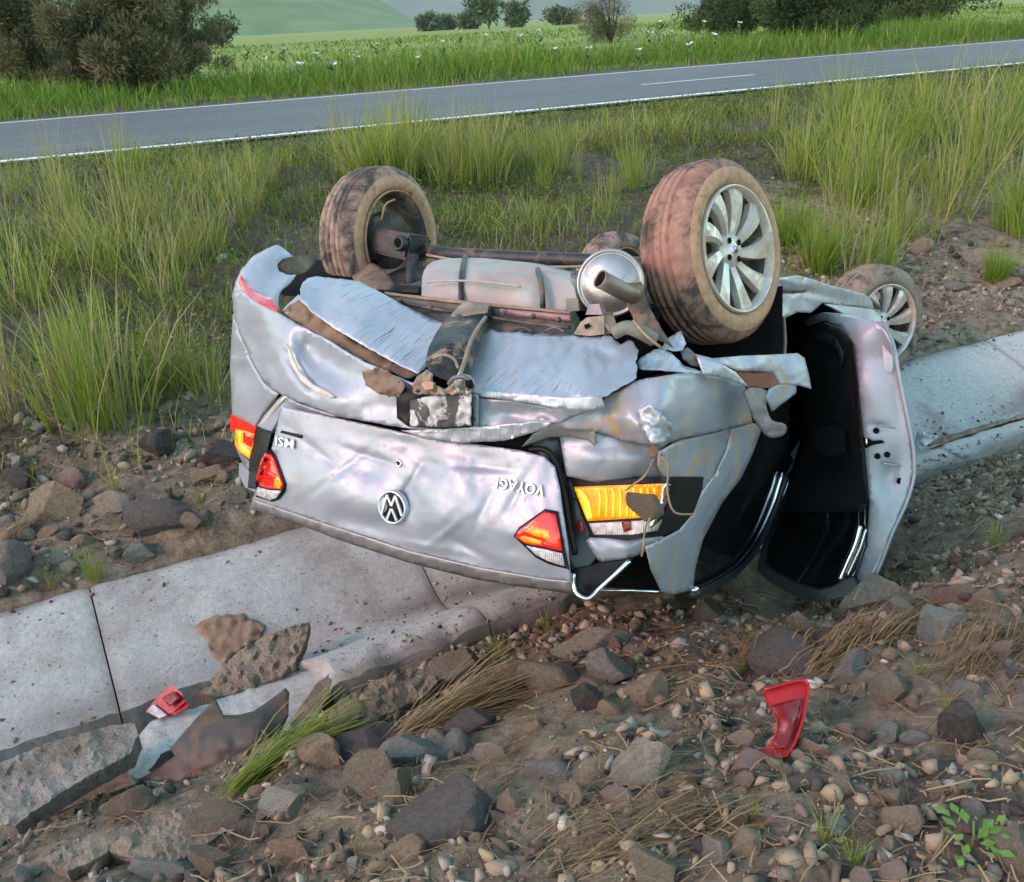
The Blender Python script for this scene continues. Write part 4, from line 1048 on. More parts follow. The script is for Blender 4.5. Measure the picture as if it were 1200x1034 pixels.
for (x, y, r) in ((1027, 505, 3.6), (1028.5, 535, 3.6), (1040, 533, 3.6), (1055, 564, 4.0)):
    DP('door_hole', [(x + r * math.cos(a), y + r * math.sin(a), .405 if x > 1050 else .418) for a in np.linspace(0, 2 * math.pi, 12)[:-1]], M_DARK, step=3, thick=.004)
DP('door_latch', [(1010, 512, .44), (1018, 514, .43), (1022, 517, .42), (1034, 516, .41), (1037, 519, .41), (1022, 522, .42), (1014, 526, .43)], M_DARK, step=3)
DP('latch_striker', [(1014.5, 514, .425), (1016.5, 514, .425), (1017, 522, .425), (1015, 522, .425)], M_CHROME, step=3)
# outer skin, from the rear edge back to the hinge
ed = [L(x, y, X + DT(x, y)) for x, y, X in ((1036, 384, .39), (1050, 420, .385), (1062, 485, .38), (1071, 545, .38), (1061, 592, .385), (1046, 624, .395), (1030, 664, .405))]
V = []; n = len(ed)
for i in range(7):
    u = i / 6
    for k, p in enumerate(ed):
        q = np.array((1.17, .84 - .11 * max(0, (k - 3) / 3) ** 1.2, p[2] * .98))
        V.append(p * (1 - u) + q * u + np.array((0, .03 * math.sin(math.pi * u), 0)))
mesh_ob('door_skin', V, [(i * n + k, i * n + k + 1, (i + 1) * n + k + 1, (i + 1) * n + k) for i in range(6) for k in range(n - 1)], M_PAINT, door)

# ---- underside
tube('axle_beam', smooth_path([L(488, 290, .16), L(505, 295, .14), L(540, 299, .10), L(620, 303, .10), L(690, 306, .10), L(770, 312, .10)]), .027, M_AXLE, car, 12)
CP('fuel_tank', [(494, 338, -.40), (495, 320, -.32), (503, 308, -.24), (520, 303, -.20), (560, 302, -.19), (590, 305, -.21), (620, 314, -.27), (645, 322, -.33), (668, 327, -.38), (675, 342, -.42), (676, 362, -.44), (640, 366, -.45), (590, 363, -.45), (540, 358, -.45), (494, 351, -.43)], M_TANK, step=5, depth=.3, smooth=1,
   inner=[(520, 335, -.43), (560, 335, -.44), (620, 342, -.45), (560, 316, -.36), (520, 318, -.36), (510, 345, -.44)], bumps=[(585, 330, 60, 2.5, 3, .012), (530, 330, 3, 20, 0, -.006), (600, 325, 40, 10, 14, -.02)])
tube('tank_seam', smooth_path([L(500, 331, -.452), L(530, 329, -.465), L(570, 331, -.462), L(610, 336, -.468)]), .004, M_TANK, car, 6)
mc = Vector(L(715, 332, -.46)); ma = Vector((1, -.34, .02)).normalized()
MM = frame(-ma, mc)
lathe('muffler', [(0, .026), (.03, .025), (.055, .020), (.075, .010), (.084, .0), (.088, -.002), (.092, .004), (.096, .004), (.099, -.002), (.097, -.012), (.096, -.26), (.07, -.28), (0, -.28)], MM, M_MUFF, car, 48)
pp = smooth_path([L(742, 346, -.50), L(733, 343, -.55), L(720, 336, -.59), L(703, 327, -.635)])
tube('tailpipe', pp, .025, M_PIPE, car, 18, False)
q = Vector(pp[-1]); d = (q - Vector(pp[-3])).normalized()
lathe('tailpipe_mouth', [(.025, -.02), (.0265, 0), (.0235, .002), (.022, -.05), (0, -.05)], frame(d, q), M_PIPE, car, 24)
lathe('tailpipe_mouth', [(0, -.003), (.0225, -.003)], frame(d, q), M_DARK, car, 24)
CP('heat_shield', [(668, 320, -.30), (684, 318, -.30), (682, 335, -.34), (684, 352, -.40), (690, 362, -.42), (678, 358, -.42), (672, 340, -.38)], M_UNDER, step=5, crumple=.02, cscale=8)
CP('cross_member', [(450, 343, -.56), (500, 349, -.56), (545, 354, -.56), (600, 359, -.56), (668, 366, -.55), (674, 378, -.55), (672, 397, -.58), (600, 392, -.58), (555, 389, -.58), (515, 380, -.58), (470, 360, -.57)], M_UNDER, step=6, depth=.04, bumps=[(560, 374, 90, 4, 6, .02)])
CP('cross_member', [(450, 342, -.575), (500, 347.5, -.575), (545, 352.5, -.575), (600, 358, -.575), (668, 364.5, -.57), (668, 367.5, -.575), (600, 361, -.58), (545, 356, -.58), (500, 351, -.58), (452, 345, -.58)], M_MUD, step=5, rag=.5)
CP('cross_member', [(585, 362, -.585), (668, 369, -.575), (669, 377, -.575), (588, 369, -.585)], simple('pink_lit_band', (.25, .13, .14), .55, .2, .2, 12, .1), step=5)  # pink light on the cross member painted into this strip's colour
for x in (612, 650): tube('pressed_rib', smooth_path([L(x - 12, 389, -.60), L(x, 384, -.605), L(x + 12, 389, -.60)]), .005, M_UNDER, car, 6)
tube('brake_line', smooth_path([L(458, 352, -.585), L(520, 364, -.60), L(545, 366, -.60)]), .0055, M_AXLE, car, 6)
tube('brake_line', smooth_path([L(575, 372, -.60), L(620, 379, -.605), L(668, 384, -.60)]), .0055, M_AXLE, car, 6)
tube('brake_line', smooth_path([L(500, 299, .08), L(560, 309, .05), L(640, 313, .04), L(700, 312, .04)]), .006, M_BRKT_TAN, car, 6)
for (x, y) in ((470, 352), (505, 359), (592, 366), (625, 371), (655, 375), (560, 374)):
    lathe('bolt', [(0, .006), (.005, .006), (.006, .003), (.009, .002), (.010, 0)], frame((-1, 0, .15), L(x, y, -.604)), M_AXLE, car, 6)
tube('tank_strap', smooth_path([L(545, 301, -.20), L(541, 318, -.385), L(540, 340, -.455), L(541, 360, -.465)]), .009, M_AXLE, car, 6)
tube('tank_strap', smooth_path([L(630, 316, -.30), L(634, 330, -.42), L(636, 350, -.472), L(636, 366, -.47)]), .009, M_AXLE, car, 6)
# bracket post bent over the tail
bx = 545
CP('tow_bracket', [(543, 356, -.60), (552, 354, -.58), (573, 359, -.58), (571, 372, -.62), (560, 383, -.70), (553, 398, -.78), (546, 420, -.86), (538, 441, -.925), (526, 447, -.94), (508, 440, -.94), (498, 427, -.92), (502, 408, -.86), (511, 390, -.79), (524, 372, -.68)], M_BRKT, step=4, depth=.05, crumple=.008, cscale=12, inner=[(535, 400, -.83)])
CP('tow_bracket', [(542, 355, -.61), (552, 353, -.60), (573, 358, -.60), (571, 366, -.63), (556, 368, -.65), (530, 373, -.68), (524, 373, -.67)], M_BRKT_TAN, step=4, crumple=.006)
tube('tow_bracket_rim', smooth_path([L(569, 372, -.66), L(560, 385, -.74), L(551, 402, -.81), L(544, 425, -.89), L(537, 443, -.94)]), .006, M_BRKT_TAN, car, 7)
tube('hose', smooth_path([L(508, 420, -.93), L(520, 416, -.95), L(532, 421, -.95), L(537, 432, -.95)]), .004, M_BRKT_TAN, car, 6)
CP('broken_mount', [(483, 452, -.94), (488, 442, -.94), (500, 433, -.95), (508, 440, -.955), (505, 450, -.96), (522, 456, -.97), (534, 447, -.965), (538, 462, -.965), (500, 463, -.95), (485, 461, -.945)], M_BRKT_TAN, step=3, crumple=.02, cscale=6, rag=1.2)
CP('broken_mount', [(524, 450, -.97), (530, 443, -.975), (540, 437, -.975), (551, 440, -.97), (558, 449, -.965), (555, 458, -.965), (545, 464, -.965), (530, 461, -.965)], simple('torn_steel', (.40, .38, .36), .4, .7, .2, 14, .2, (.2, .14, .1), .6, 12), step=3, crumple=.025, cscale=6)
tube('broken_mount', smooth_path([L(526, 450, -.99), L(533, 443, -1.0), L(544, 442, -1.0), L(552, 448, -.99), L(548, 457, -.985)]), .006, M_STRAP, car, 7)
lathe('mount_hole', [(0, .004), (.010, .004), (.013, 0)], frame((-1, 0, .1), L(550, 450, -.995)), M_DARK, car, 14)
CP('foam_lump', [(493, 450, -.965), (500, 446, -.97), (508, 449, -.97), (507, 456, -.965), (498, 457, -.965)], simple('orange_foam', (.42, .25, .17), .8, 0, .2, 14, .2), step=3, depth=.01)
# the number plate, crushed and blank, in its dark recess
CP('plate_recess', [(464, 446, -.93), (490, 458, -.935), (553, 462, -.935), (554, 500, -.925), (520, 503, -.925), (478, 500, -.925), (465, 490, -.925)], M_BLACK, step=5, crumple=.012, cscale=12)
CP('number_plate', [(480, 470, -.945), (505, 464, -.95), (552, 462, -.955), (552, 499, -.945), (520, 501, -.945), (481, 499, -.945)], M_PLATE, step=4, crumple=.014, cscale=11)
CP('torn_edge', [(424, 436, -.925), (446, 431, -.93), (466, 442, -.935), (474, 452, -.94), (468, 466, -.93), (444, 462, -.93), (428, 452, -.925)], simple('torn_brown_backing', (.17, .115, .085), .75, 0, .25, 9, .3), step=4, crumple=.012, cscale=9, rag=1.5)
# small brackets by the muffler
CP('hanger_bracket', [(672, 392, -.60), (680, 378, -.60), (688, 372, -.60), (708, 370, -.59), (708, 392, -.60), (690, 394, -.61)], M_BRKT_TAN, step=4, depth=.04)
CP('hanger_bracket', [(686, 369, -.60), (690, 357, -.58), (702, 356, -.58), (706, 369, -.59)], simple('primer_bracket', (.27, .22, .22), .5, .3, .15, 12, .2), step=4, depth=.03)
CP('bracket_hole', [(684, 381, -.615), (690, 379, -.615), (692, 383, -.615), (686, 386, -.615)], M_DARK, step=3)
CP('hanger_bracket', [(707, 368, -.58), (718, 366, -.56), (724, 385, -.58), (716, 390, -.60), (708, 380, -.60)], M_BRKT_TAN, step=4, crumple=.01)
CP('rubber_hanger', [(663, 350, -.46), (677, 349, -.46), (679, 364, -.47), (664, 366, -.47)], M_OLIVE, step=4, depth=.05)
CP('splash_flap', [(731, 332, -.50), (752, 331, -.46), (757, 352, -.48), (772, 380, -.52), (789, 407, -.55), (770, 398, -.57), (748, 384, -.56), (735, 360, -.53)], M_MUDP, step=4, crumple=.02, cscale=10)
tube('hose', smooth_path([L(720, 390, -.62), L(735, 384, -.62), L(752, 390, -.61), L(766, 398, -.58)]), .020, M_OLIVE, car, 10)
# right rear hub carrier, damper, liner
HM = Matrix.Translation(L(470, 287, .12)) @ Matrix.Rotation(R(8), 4, 'X')
box('hub_carrier', (.16, .19, .10), HM, M_AXLE, car, .012)
lathe('bush', [(.016, -.02), (.018, .0), (.026, .002), (.030, -.004), (.030, -.03)], frame((-1, -.1, 0), L(466, 285, .02)), M_AXLE, car, 20)
lathe('bush', [(0, 0), (.017, 0)], frame((-1, -.1, 0), L(466, 285, .022)), M_DARK, car, 20)
tube('damper', [L(484, 300, .05), L(482, 325, .02), L(480, 338, .0)], .024, M_AXLE, car, 12)
tube('spring_pipe', smooth_path([L(497, 345, -.26), L(478, 344, -.26), L(462, 347, -.28), L(450, 358, -.30)]), .030, M_BLACK, car, 12)
tube('brake_hose', smooth_path([L(447, 258, .05), L(452, 240, .06), L(463, 234, .06)]), .004, M_MUD, car, 6)
CP('arch_liner', [(414, 345, -.10), (412, 312, .02), (413, 303, .05), (428, 305, .04), (443, 311, .02), (456, 322, -.02), (463, 334, -.08), (452, 345, -.15), (440, 352, -.2)], M_MUDP, step=5, inner=[(435, 330, -.10)])
CP('mud_flap', [(325, 312, -.46), (330, 303, -.42), (345, 300, -.34), (362, 299, -.25), (373, 300, -.20), (366, 312, -.26), (355, 322, -.34), (340, 323, -.40), (329, 319, -.44)], M_MUDP, step=4, smooth=1)

# ================================================================== STONES, SLABS, DEBRIS
def rock_mesh(name, seed, sub=3, angular=.9, flat=1.0):
    rs = random.Random(seed)
    bm = bmesh.new(); bmesh.ops.create_icosphere(bm, subdivisions=sub + (1 if sub == 3 else 0), radius=1)
    planes = []
    round_ = rs.random() < .08
    for _ in range(rs.randint(7, 12)):
        n_ = Vector((rs.gauss(0, 1), rs.gauss(0, 1), rs.gauss(0, .9))).normalized(); planes.append((n_, rs.uniform(.40, .74) + (.16 if round_ else 0)))
    off = Vector((seed * 3.1, seed * 1.7, seed * .9)); st_ = Vector((rs.uniform(.8, 1.2), rs.uniform(.7, 1.1), rs.uniform(.8, 1.15)))
    for v in bm.verts:
        p = v.co.copy()
        for _ in range(2):
            for n_, d in planes:
                k = p.dot(n_) - d
                if k > 0: p -= n_ * k * angular
        p *= 1 + .10 * noise.noise(p * 1.3 + off) + .06 * noise.noise(p * 3.3 + off) + (.04 * noise.noise(p * 8 + off) + .02 * noise.noise(p * 19 + off) if sub > 2 else 0)
        v.co = Vector((p.x * st_.x, p.y * st_.y, p.z * st_.z)) * 1.22
    for v in bm.verts: v.co.z *= flat
    me = bpy.data.meshes.new(name); bm.to_mesh(me); bm.free()
    me.polygons.foreach_set('use_smooth', [True] * len(me.polygons))
    me.set_sharp_from_angle(angle=R(24 if sub > 2 else 20))
    return me
def surf_z(x, y):
    s, t = st(x, y); z = gz(x, y)
    if 2.75 < t < 3.78: z = max(z, conc_z(s, t))
    return z
def place_rock(px, py, w, h, mat, label, seed, sub=3, group=None, sink=.36, name='rock', rot=None, angular=.92):
    """w, h: size in the photo's pixels; the stone sits part sunk in the soil at that spot"""
    p = on_ground(px, py + h * .28)
    dist = float(np.dot(p - O, fw)); sx = w / FPX * dist / 2; sz = h / FPX * dist / 2
    me = rock_mesh(name, seed, sub, angular)
    me.materials.append(ROCK[mat])
    o = bpy.data.objects.new(name, me); COL.objects.link(o)
    rz = rot if rot is not None else random.Random(seed).uniform(-.5, .5)
    o.scale = (sx * 1.16, (sx + sz) / 2 * 1.05, sz * 1.18)
    o.location = (p[0], p[1] + sx * .25, p[2] + sz * (1 - 2 * sink) * .9)
    o.rotation_euler = (random.Random(seed + 1).uniform(-.15, .15), random.Random(seed + 2).uniform(-.15, .15), rz)
    return tag(o, label, 'stone', group)

NOTABLE = [
 (718, 783, 64, 54, 'grey', 'big grey angular stone behind the tan pointed stone on the near slope'),
 (758, 806, 42, 54, 'tan', 'tan pointed stone right beside the big grey angular stone'),
 (513, 950, 94, 84, 'purple', 'largest dark purple stone at the front, lying under the grass bundle'),
 (440, 912, 58, 50, 'brown', 'rounded brown grey stone beside the small brown oval stone'),
 (463, 926, 44, 40, 'brown', 'brown oval stone touching the dark purple stone'),
 (484, 886, 62, 38, 'green', 'long greenish stone below the straw bundle'),
 (531, 871, 30, 36, 'green', 'small pale green chip under the right end of the straw bundle'),
 (576, 883, 30, 20, 'pale', 'small whitish pebble right of the pale green chip'),
 (430, 872, 72, 38, 'purple', 'flat purplish stone under the left end of the straw bundle'),
 (761, 892, 62, 54, 'pale', 'pale blocky stone left of the larger red lens piece'),
 (1025, 697, 50, 46, 'pale', 'pale brown stone against the lower corner of the open car door'),
 (1130, 693, 52, 34, 'brown', 'brown stone right of the open door with a flat top'),
 (1108, 728, 66, 44, 'green', 'long grey green stone tilted on the slope right of the car'),
 (938, 732, 38, 38, 'pale', 'whitish stone standing just below the open door'),
 (915, 775, 100, 44, 'purple', 'long dark reddish stone above the larger red lens piece'),
 (1135, 858, 62, 48, 'dark', 'dark pointed stone right of the larger red lens piece'),
 (765, 1018, 54, 30, 'brown', 'flat brown stone at the bottom edge of the picture'),
 (540, 785, 58, 40, 'brown', 'brown stone at the edge of the concrete right of the tan slab'),
 (724, 935, 28, 26, 'pink', 'small pink stone below the pale blocky stone'),
 (872, 868, 40, 28, 'tan', 'tan stone touching the left end of the larger red lens piece'),
 (877, 896, 46, 24, 'pink', 'pinkish flat stone just below the larger red lens piece'),
 (874, 916, 20, 20, 'pink', 'small pink red pebble under the pinkish flat stone'),
 (953, 880, 26, 24, 'tan', 'round tan pebble right of the larger red lens piece'),
 (186, 606, 62, 38, 'purple', 'dark grey angular stone on the far slope above the ditch'),
 (163, 648, 38, 28, 'green', 'pale green stone beside the upper edge of the concrete ditch'),
 (62, 590, 56, 48, 'tan', 'tan earthy stone at the far left slope'),
 (188, 522, 40, 36, 'dark', 'dark stone at the foot of the tall grass on the far slope'),
 (10, 660, 34, 50, 'grey', 'grey stone cut by the left edge of the picture'),
 (240, 556, 34, 28, 'tan', 'tan stone left of the car below the amber lamp'),
 (256, 534, 48, 30, 'dark', 'dark flat stone left of the amber lamp'),
 (100, 415, 38, 30, 'grey', 'grey stone half hidden in the tall grass at the left'),
 (1078, 288, 30, 18, 'tan', 'orange tan stone in the grass beyond the front wheel'),
 (196, 1022, 58, 30, 'green', 'olive grey stone at the bottom edge near the left corner'),
 (250, 1008, 50, 40, 'brown', 'brown grey block under the flat slab at the bottom left'),
 (335, 1000, 52, 34, 'tan', 'tan stone right of the flat slab at the bottom left'),
 (340, 938, 50, 30, 'pale', 'pale lumpy stone at the foot of the cut green grass bundle'),
 (150, 945, 60, 34, 'brown', 'brown rounded stone in the hollow under the big concrete slab'),
 (206, 900, 48, 34, 'dark', 'dark rounded stone in the hollow beside the rusty shell'),
 (250, 955, 64, 40, 'brown', 'wide brown stone behind the flat slab at the bottom left'),
 (375, 880, 50, 44, 'tan', 'crumbling tan stone behind the cut green grass bundle'),
 (690, 752, 60, 36, 'pale', 'pale stone behind the big grey angular stone near the car'),
 (690, 820, 34, 40, 'dark', 'dark stone at the left foot of the big grey angular stone'),
 (650, 790, 70, 40, 'brown', 'wide brown stone left of the big grey angular stone'),
 (1000, 780, 46, 30, 'grey', 'light grey stone between the straw tuft and the red lens'),
 (1170, 760, 40, 26, 'pink', 'pinkish stone low on the slope at the right'),
 (830, 720, 44, 30, 'brown', 'brown stone in the shade under the boot pillar'),
 (880, 640, 30, 22, 'dark', 'dark stone in the shade under the cabin'),
 (1190, 985, 40, 70, 'brown', 'big brown stone cut by the right edge near the bottom'),
 (600, 940, 34, 26, 'tan', 'tan pebble right of the large dark purple stone'),
 (640, 905, 44, 24, 'grey', 'low grey stone between the purple and the pale blocky stones'),
 (560, 845, 60, 34, 'purple', 'purplish stone pressed under the straw bundle'),
 (120, 770, 26, 18, 'dark', 'small dark stone lying on the concrete at the left'),
 (98, 500, 30, 22, 'tan', 'tan stone at the foot of the left grass clump'),
 (20, 560, 40, 26, 'dark', 'dark stone beside the tan earthy stone at the far left'),
 (130, 590, 34, 24, 'pale', 'pale stone between the tan earthy stone and the dark angular stone'),
 (85, 560, 30, 22, 'pink', 'pinkish stone behind the tan earthy stone'),
 (225, 610, 30, 20, 'brown', 'brown stone right of the dark grey angular stone'),
 (1150, 300, 40, 26, 'pale', 'pale rubble stone on the bare soil beyond the front wheel'),
 (1185, 330, 36, 24, 'tan', 'tan rubble stone by the right edge above the ditch'),
 (1120, 335, 30, 20, 'grey', 'grey rubble stone between grass and ditch at the right'),
 (1050, 805, 50, 34, 'brown', 'brown stone upslope of the dark pointed stone'),
 (985, 835, 24, 20, 'grey', 'grey pebble right of the tip of the red lens'),
]
for i, (px, py, w, h, m, lb) in enumerate(NOTABLE):
    place_rock(px, py, w, h, m, lb, 11 + i * 7)
# the stone caught in the broken lamp
sp = L(752, 588, -.74)
me = rock_mesh('rock', 901, 3, .95); me.materials.append(ROCK['brown'])
o = bpy.data.objects.new('rock', me); COL.objects.link(o); o.location = CAR_M @ Vector(L(754, 588, XQ(754, 588) - .05)); o.scale = (.052, .03, .045); o.rotation_euler = (.4, .7, .3)
tag(o, 'brown stone jammed in the broken amber lamp of the car', 'stone')

# countable small stones: individuals that share eight meshes
SM = []
for k in range(12):
    me = rock_mesh('small_rock', 300 + k, 3 if k % 2 else 2, 1.0, random.uniform(.55, .95)); me.materials.append(ROCK[['tan', 'brown', 'grey', 'tan', 'purple', 'pale', 'tan', 'brown', 'pink', 'green', 'grey', 'pale'][k]]); SM.append(me)
def small_stone(x, y, r, label, group):
    o = bpy.data.objects.new('small_rock', random.choice(SM)); COL.objects.link(o)
    o.location = (x, y, surf_z(x, y) + r * .25); o.scale = (r * random.uniform(.8, 1.25), r * random.uniform(.8, 1.2), r * random.uniform(.7, 1.05))
    o.rotation_euler = (random.uniform(-.4, .4), random.uniform(-.4, .4), random.uniform(0, 6.28))
    tag(o, label, 'stone', group)
cnt = 0
while cnt < 170:
    px, py = random.uniform(-10, 1210), random.uniform(690, 1040)
    p = on_ground(px, py); s, t = st(p[0], p[1])
    if t > 2.62 or vnoise(np.array(px / 160), np.array(py / 110)) < -.22: continue
    small_stone(p[0], p[1], random.choice((.010, .012, .014, .017, .021, .026, .034)), 'small loose stone lying on the near slope in front of the car', 'small loose stones on the near slope'); cnt += 1
cnt = 0
while cnt < 80:
    px, py = (random.uniform(-10, 290), random.uniform(470, 690)) if random.random() < .7 else (random.uniform(1040, 1210), random.uniform(270, 400))
    p = on_ground(px, py); s, t = st(p[0], p[1])
    if t < 3.86 or t > 6.6: continue
    small_stone(p[0], p[1], random.choice((.016, .022, .028, .04)), 'small loose stone lying on the far slope behind the ditch', 'small loose stones on the far slope'); cnt += 1

# gravel: what nobody could count
def pebbles(name, n, area, rmin, rmax, label, zf=ground_z):
    base = []
    for k in range(10):
        bm = bmesh.new(); bmesh.ops.create_icosphere(bm, subdivisions=1, radius=1)
        for v in bm.verts:
            q = v.co.copy(); rr_ = random.Random(k)
            for _ in range(6):
                nn_ = Vector((rr_.gauss(0, 1), rr_.gauss(0, 1), rr_.gauss(0, 1))).normalized(); dd_ = q.dot(nn_) - rr_.uniform(.22, .62)
                if dd_ > 0: q -= nn_ * dd_
            v.co = q * (1.25 + .4 * noise.noise(q * 1.7 + Vector((k * 7.1, 0, 0))))
        base.append((np.array([v.co[:] for v in bm.verts]), np.array([[l.index for l in f.verts] for f in bm.faces]))); bm.free()
    P = area(n); n = len(P); z = zf(P[:, 0], P[:, 1])
    Vs, Fs, Ts = [], [], []; off = 0
    for k, (bv, bf) in enumerate(base):
        ids = np.arange(k, n, 10); m = len(ids)
        r = rmin * (rmax / rmin) ** (rng.random(m) ** 2.6)
        a = rng.random(m) * 6.283; ca, sa = np.cos(a), np.sin(a)
        sc = r[:, None] * rng.uniform(.5, 1.5, (m, 3)); sc[:, 2] *= .8
        v = bv[None] * sc[:, None, :]
        vx = v[:, :, 0] * ca[:, None] - v[:, :, 1] * sa[:, None]; vy = v[:, :, 0] * sa[:, None] + v[:, :, 1] * ca[:, None]
        v = np.stack([vx + P[ids, 0][:, None], vy + P[ids, 1][:, None], v[:, :, 2] + (z[ids] + r * .2)[:, None]], -1)
        Vs.append(v.reshape(-1, 3)); Fs.append((bf[None] + (np.arange(m) * len(bv))[:, None, None]).reshape(-1, 3) + off); off += m * len(bv)
        Ts.append(np.repeat(np.clip(rng.beta(1.6, 1.5, m), 0, 1), len(bv)))
    o = big_mesh(name, np.concatenate(Vs), np.concatenate(Fs), M_GRAVEL, np.concatenate(Ts), smooth=False)
    return tag(o, label, 'gravel', kind='stuff')
def area_st(s0, s1, t0, t1, thr=-.2, fs=2.2):
    def f(n):
        s = rng.uniform(s0, s1, n); t = rng.uniform(t0, t1, n); x, y = xy(s, t)
        k = fbm(x * fs + 31, y * fs, 3) + rng.normal(0, .12, n) > thr
        return np.stack([x, y], 1)[k]
    return f
pebbles('gravel', 36000, area_st(-.9, 4.8, .1, 2.72, -.16), .003, .030, 'grit and gravel spread over the near slope')
pebbles('gravel', 17000, area_st(-2.2, 6.8, 3.84, 6.0, -.25), .004, .034, 'grit and gravel spread over the far slope above the ditch')
pebbles('gravel', 6000, area_st(-8, 24, 12.0, 12.38, -.5), .005, .016, 'loose gravel along the near edge of the road', lambda x, y: np.maximum(ground_z(x, y), np.where(st(x, y)[1] > 12.35, ROAD_Z, -9)))
def on_conc(n):
    s = rng.uniform(-2.4, 7, n); t = np.where(rng.random(n) < .5, 2.74 + np.abs(rng.normal(0, .10, n)), 3.22 + rng.normal(0, .10, n)); t = np.where(rng.random(n) < .2, 3.8 - np.abs(rng.normal(0, .12, n)), t)
    ok = (t > 2.74) & (t < 3.78) & ((s > .66) | (t > 3.2)); x, y = xy(s[ok], t[ok]); return np.stack([x, y], 1)
def conc_zv(x, y): return np.interp(st(x, y)[1], [q[0] for q in PROF[2:]], [q[1] for q in PROF[2:]])
pebbles('grit', 5200, on_conc, .002, .013, 'grit washed onto the concrete of the ditch', conc_zv)

# ---- broken slabs and other debris: outlines as photo x, y and height above the datum
def slab(name, ol, mat, label, cat, depth=.07, **k):
    root = empty(name)                    # only to measure; the slab itself is the top-level object
    bpy.data.objects.remove(root)
    o = panel(name, ol, mat, None, fn=W, depth=depth, away=np.array([-.08, .25, -.95]), step=k.pop('step', 5), **k)
    return tag(o, label, cat)
slab('concrete_slab', [(-20, 903, -.415), (60, 869, -.42), (130, 850, -.44), (158, 848, -.45), (162, 862, -.45), (152, 884, -.435), (95, 915, -.425), (40, 950, -.42), (18, 968, -.42), (-20, 966, -.42)], M_SLAB, 'biggest broken concrete slab at the left edge, tilted over a hollow', 'slab', .075, crumple=.012, cscale=20, rag=1.6)
slab('concrete_slab', [(233, 813, -.63), (264, 776, -.58), (285, 760, -.56), (312, 744, -.54), (345, 733, -.54), (363, 729, -.55), (358, 752, -.56), (346, 775, -.58), (330, 792, -.60), (303, 803, -.62), (262, 816, -.63)], M_SLABB, 'earthy broken slab lying in the channel beside the mud stain', 'slab', .05, crumple=.016, cscale=16, rag=1.4)
slab('concrete_slab', [(150, 908, -.60), (158, 868, -.60), (176, 846, -.61), (240, 826, -.62), (300, 802, -.63), (350, 786, -.63), (386, 776, -.62), (384, 800, -.60), (372, 822, -.58), (345, 846, -.57), (300, 880, -.56), (240, 902, -.56), (185, 918, -.57)], M_CONC, 'pale broken piece of the ditch floor under the rusty shell', 'slab', .07, crumple=.008, cscale=20, rag=1.5)
slab('concrete_slab', [(384, 838, -.39), (400, 820, -.375), (440, 797, -.37), (480, 784, -.38), (505, 783, -.39), (514, 795, -.385), (500, 815, -.37), (460, 834, -.36), (420, 848, -.36), (398, 853, -.37)], M_SLABB, 'tan broken slab between the root clump and the straw bundle', 'slab', .07, crumple=.016, cscale=16, rag=1.2)
slab('concrete_slab', [(123, 997, -.27), (150, 975, -.27), (190, 953, -.28), (243, 937, -.29), (272, 950, -.285), (274, 968, -.27), (240, 990, -.26), (215, 1006, -.25), (180, 1012, -.25)], M_SLABB, 'flat brown slab lying at the bottom left in front of the hollow', 'slab', .06, crumple=.012, cscale=18, rag=1.4)
slab('concrete_slab', [(50, 1006, -.27), (88, 984, -.28), (125, 972, -.29), (172, 964, -.30), (150, 980, -.285), (118, 1004, -.26), (78, 1022, -.25)], M_SLABB, 'narrow tan slab left of the flat brown slab', 'slab', .05, crumple=.012, cscale=14, rag=1.2)
slab('concrete_slab', [(372, 800, -.56), (392, 786, -.56), (388, 812, -.53), (368, 842, -.50), (340, 868, -.48), (326, 868, -.49), (346, 838, -.53)], M_SLABB, 'thin brown slab edge between the rusty shell and the tan slab', 'slab', .05, crumple=.01, cscale=14, rag=1.0)
# mud smeared on the concrete
def WC(px, py, lift):
    d = ray(px, py); k = 2.0
    for _ in range(400):
        p = O + d * k; s, t = st(p[0], p[1])
        if p[2] < conc_z(s, t) + lift: break
        k += .01
    return p
tag(panel('mud_patch', [(226, 735, .014), (250, 722, .018), (285, 720, .02), (312, 733, .018), (305, 748, .022), (285, 758, .022), (262, 776, .020), (248, 768, .016), (240, 748, .014)], M_MUD, None, fn=WC, step=5, rag=3, crumple=.012, cscale=7, thick=.004, away=np.array([0, 0, -1.])),
    'brown mud stain on the pale concrete above the earthy slab', 'mud', kind='stuff')

tag(panel('mud_patch', [(1086, 519, .012), (1120, 508, .014), (1160, 496, .014), (1215, 480, .014), (1215, 484, .014), (1160, 501, .014), (1120, 514, .014), (1090, 526, .012)], M_MUD, None, fn=WC, step=4, rag=1.5, crumple=.008, cscale=7, thick=.003, away=np.array([0, 0, -1.])),
    'thin line of brown mud along the ditch channel right of the car', 'mud', kind='stuff')
# rusty shell of a wheel arch liner
o = panel('arch_liner_shell', [(162, 914, -.535), (186, 900, -.50), (205, 886, -.47), (199, 878, -.47), (212, 862, -.46), (230, 842, -.46), (250, 821, -.48), (254, 821, -.48), (262, 838, -.44), (280, 838, -.42), (298, 833, -.41), (318, 819, -.42), (335, 806, -.44), (339, 812, -.44), (338, 838, -.42), (327, 862, -.42), (296, 889, -.43), (256, 905, -.46), (210, 916, -.50)], simple('rusted_liner', (.075, .054, .043), .6, .15, .45, 9, .4, (.16, .085, .045), .8, 4, .48, .62), None,
          fn=W, step=5, inner=[(262, 868, -.375), (300, 860, -.37), (225, 890, -.44)], thick=.006, crumple=.012, cscale=30, away=np.array([0, .3, -.95]))
tag(o, 'curved rusty brown arch liner torn off the car, lying on broken concrete', 'car part')
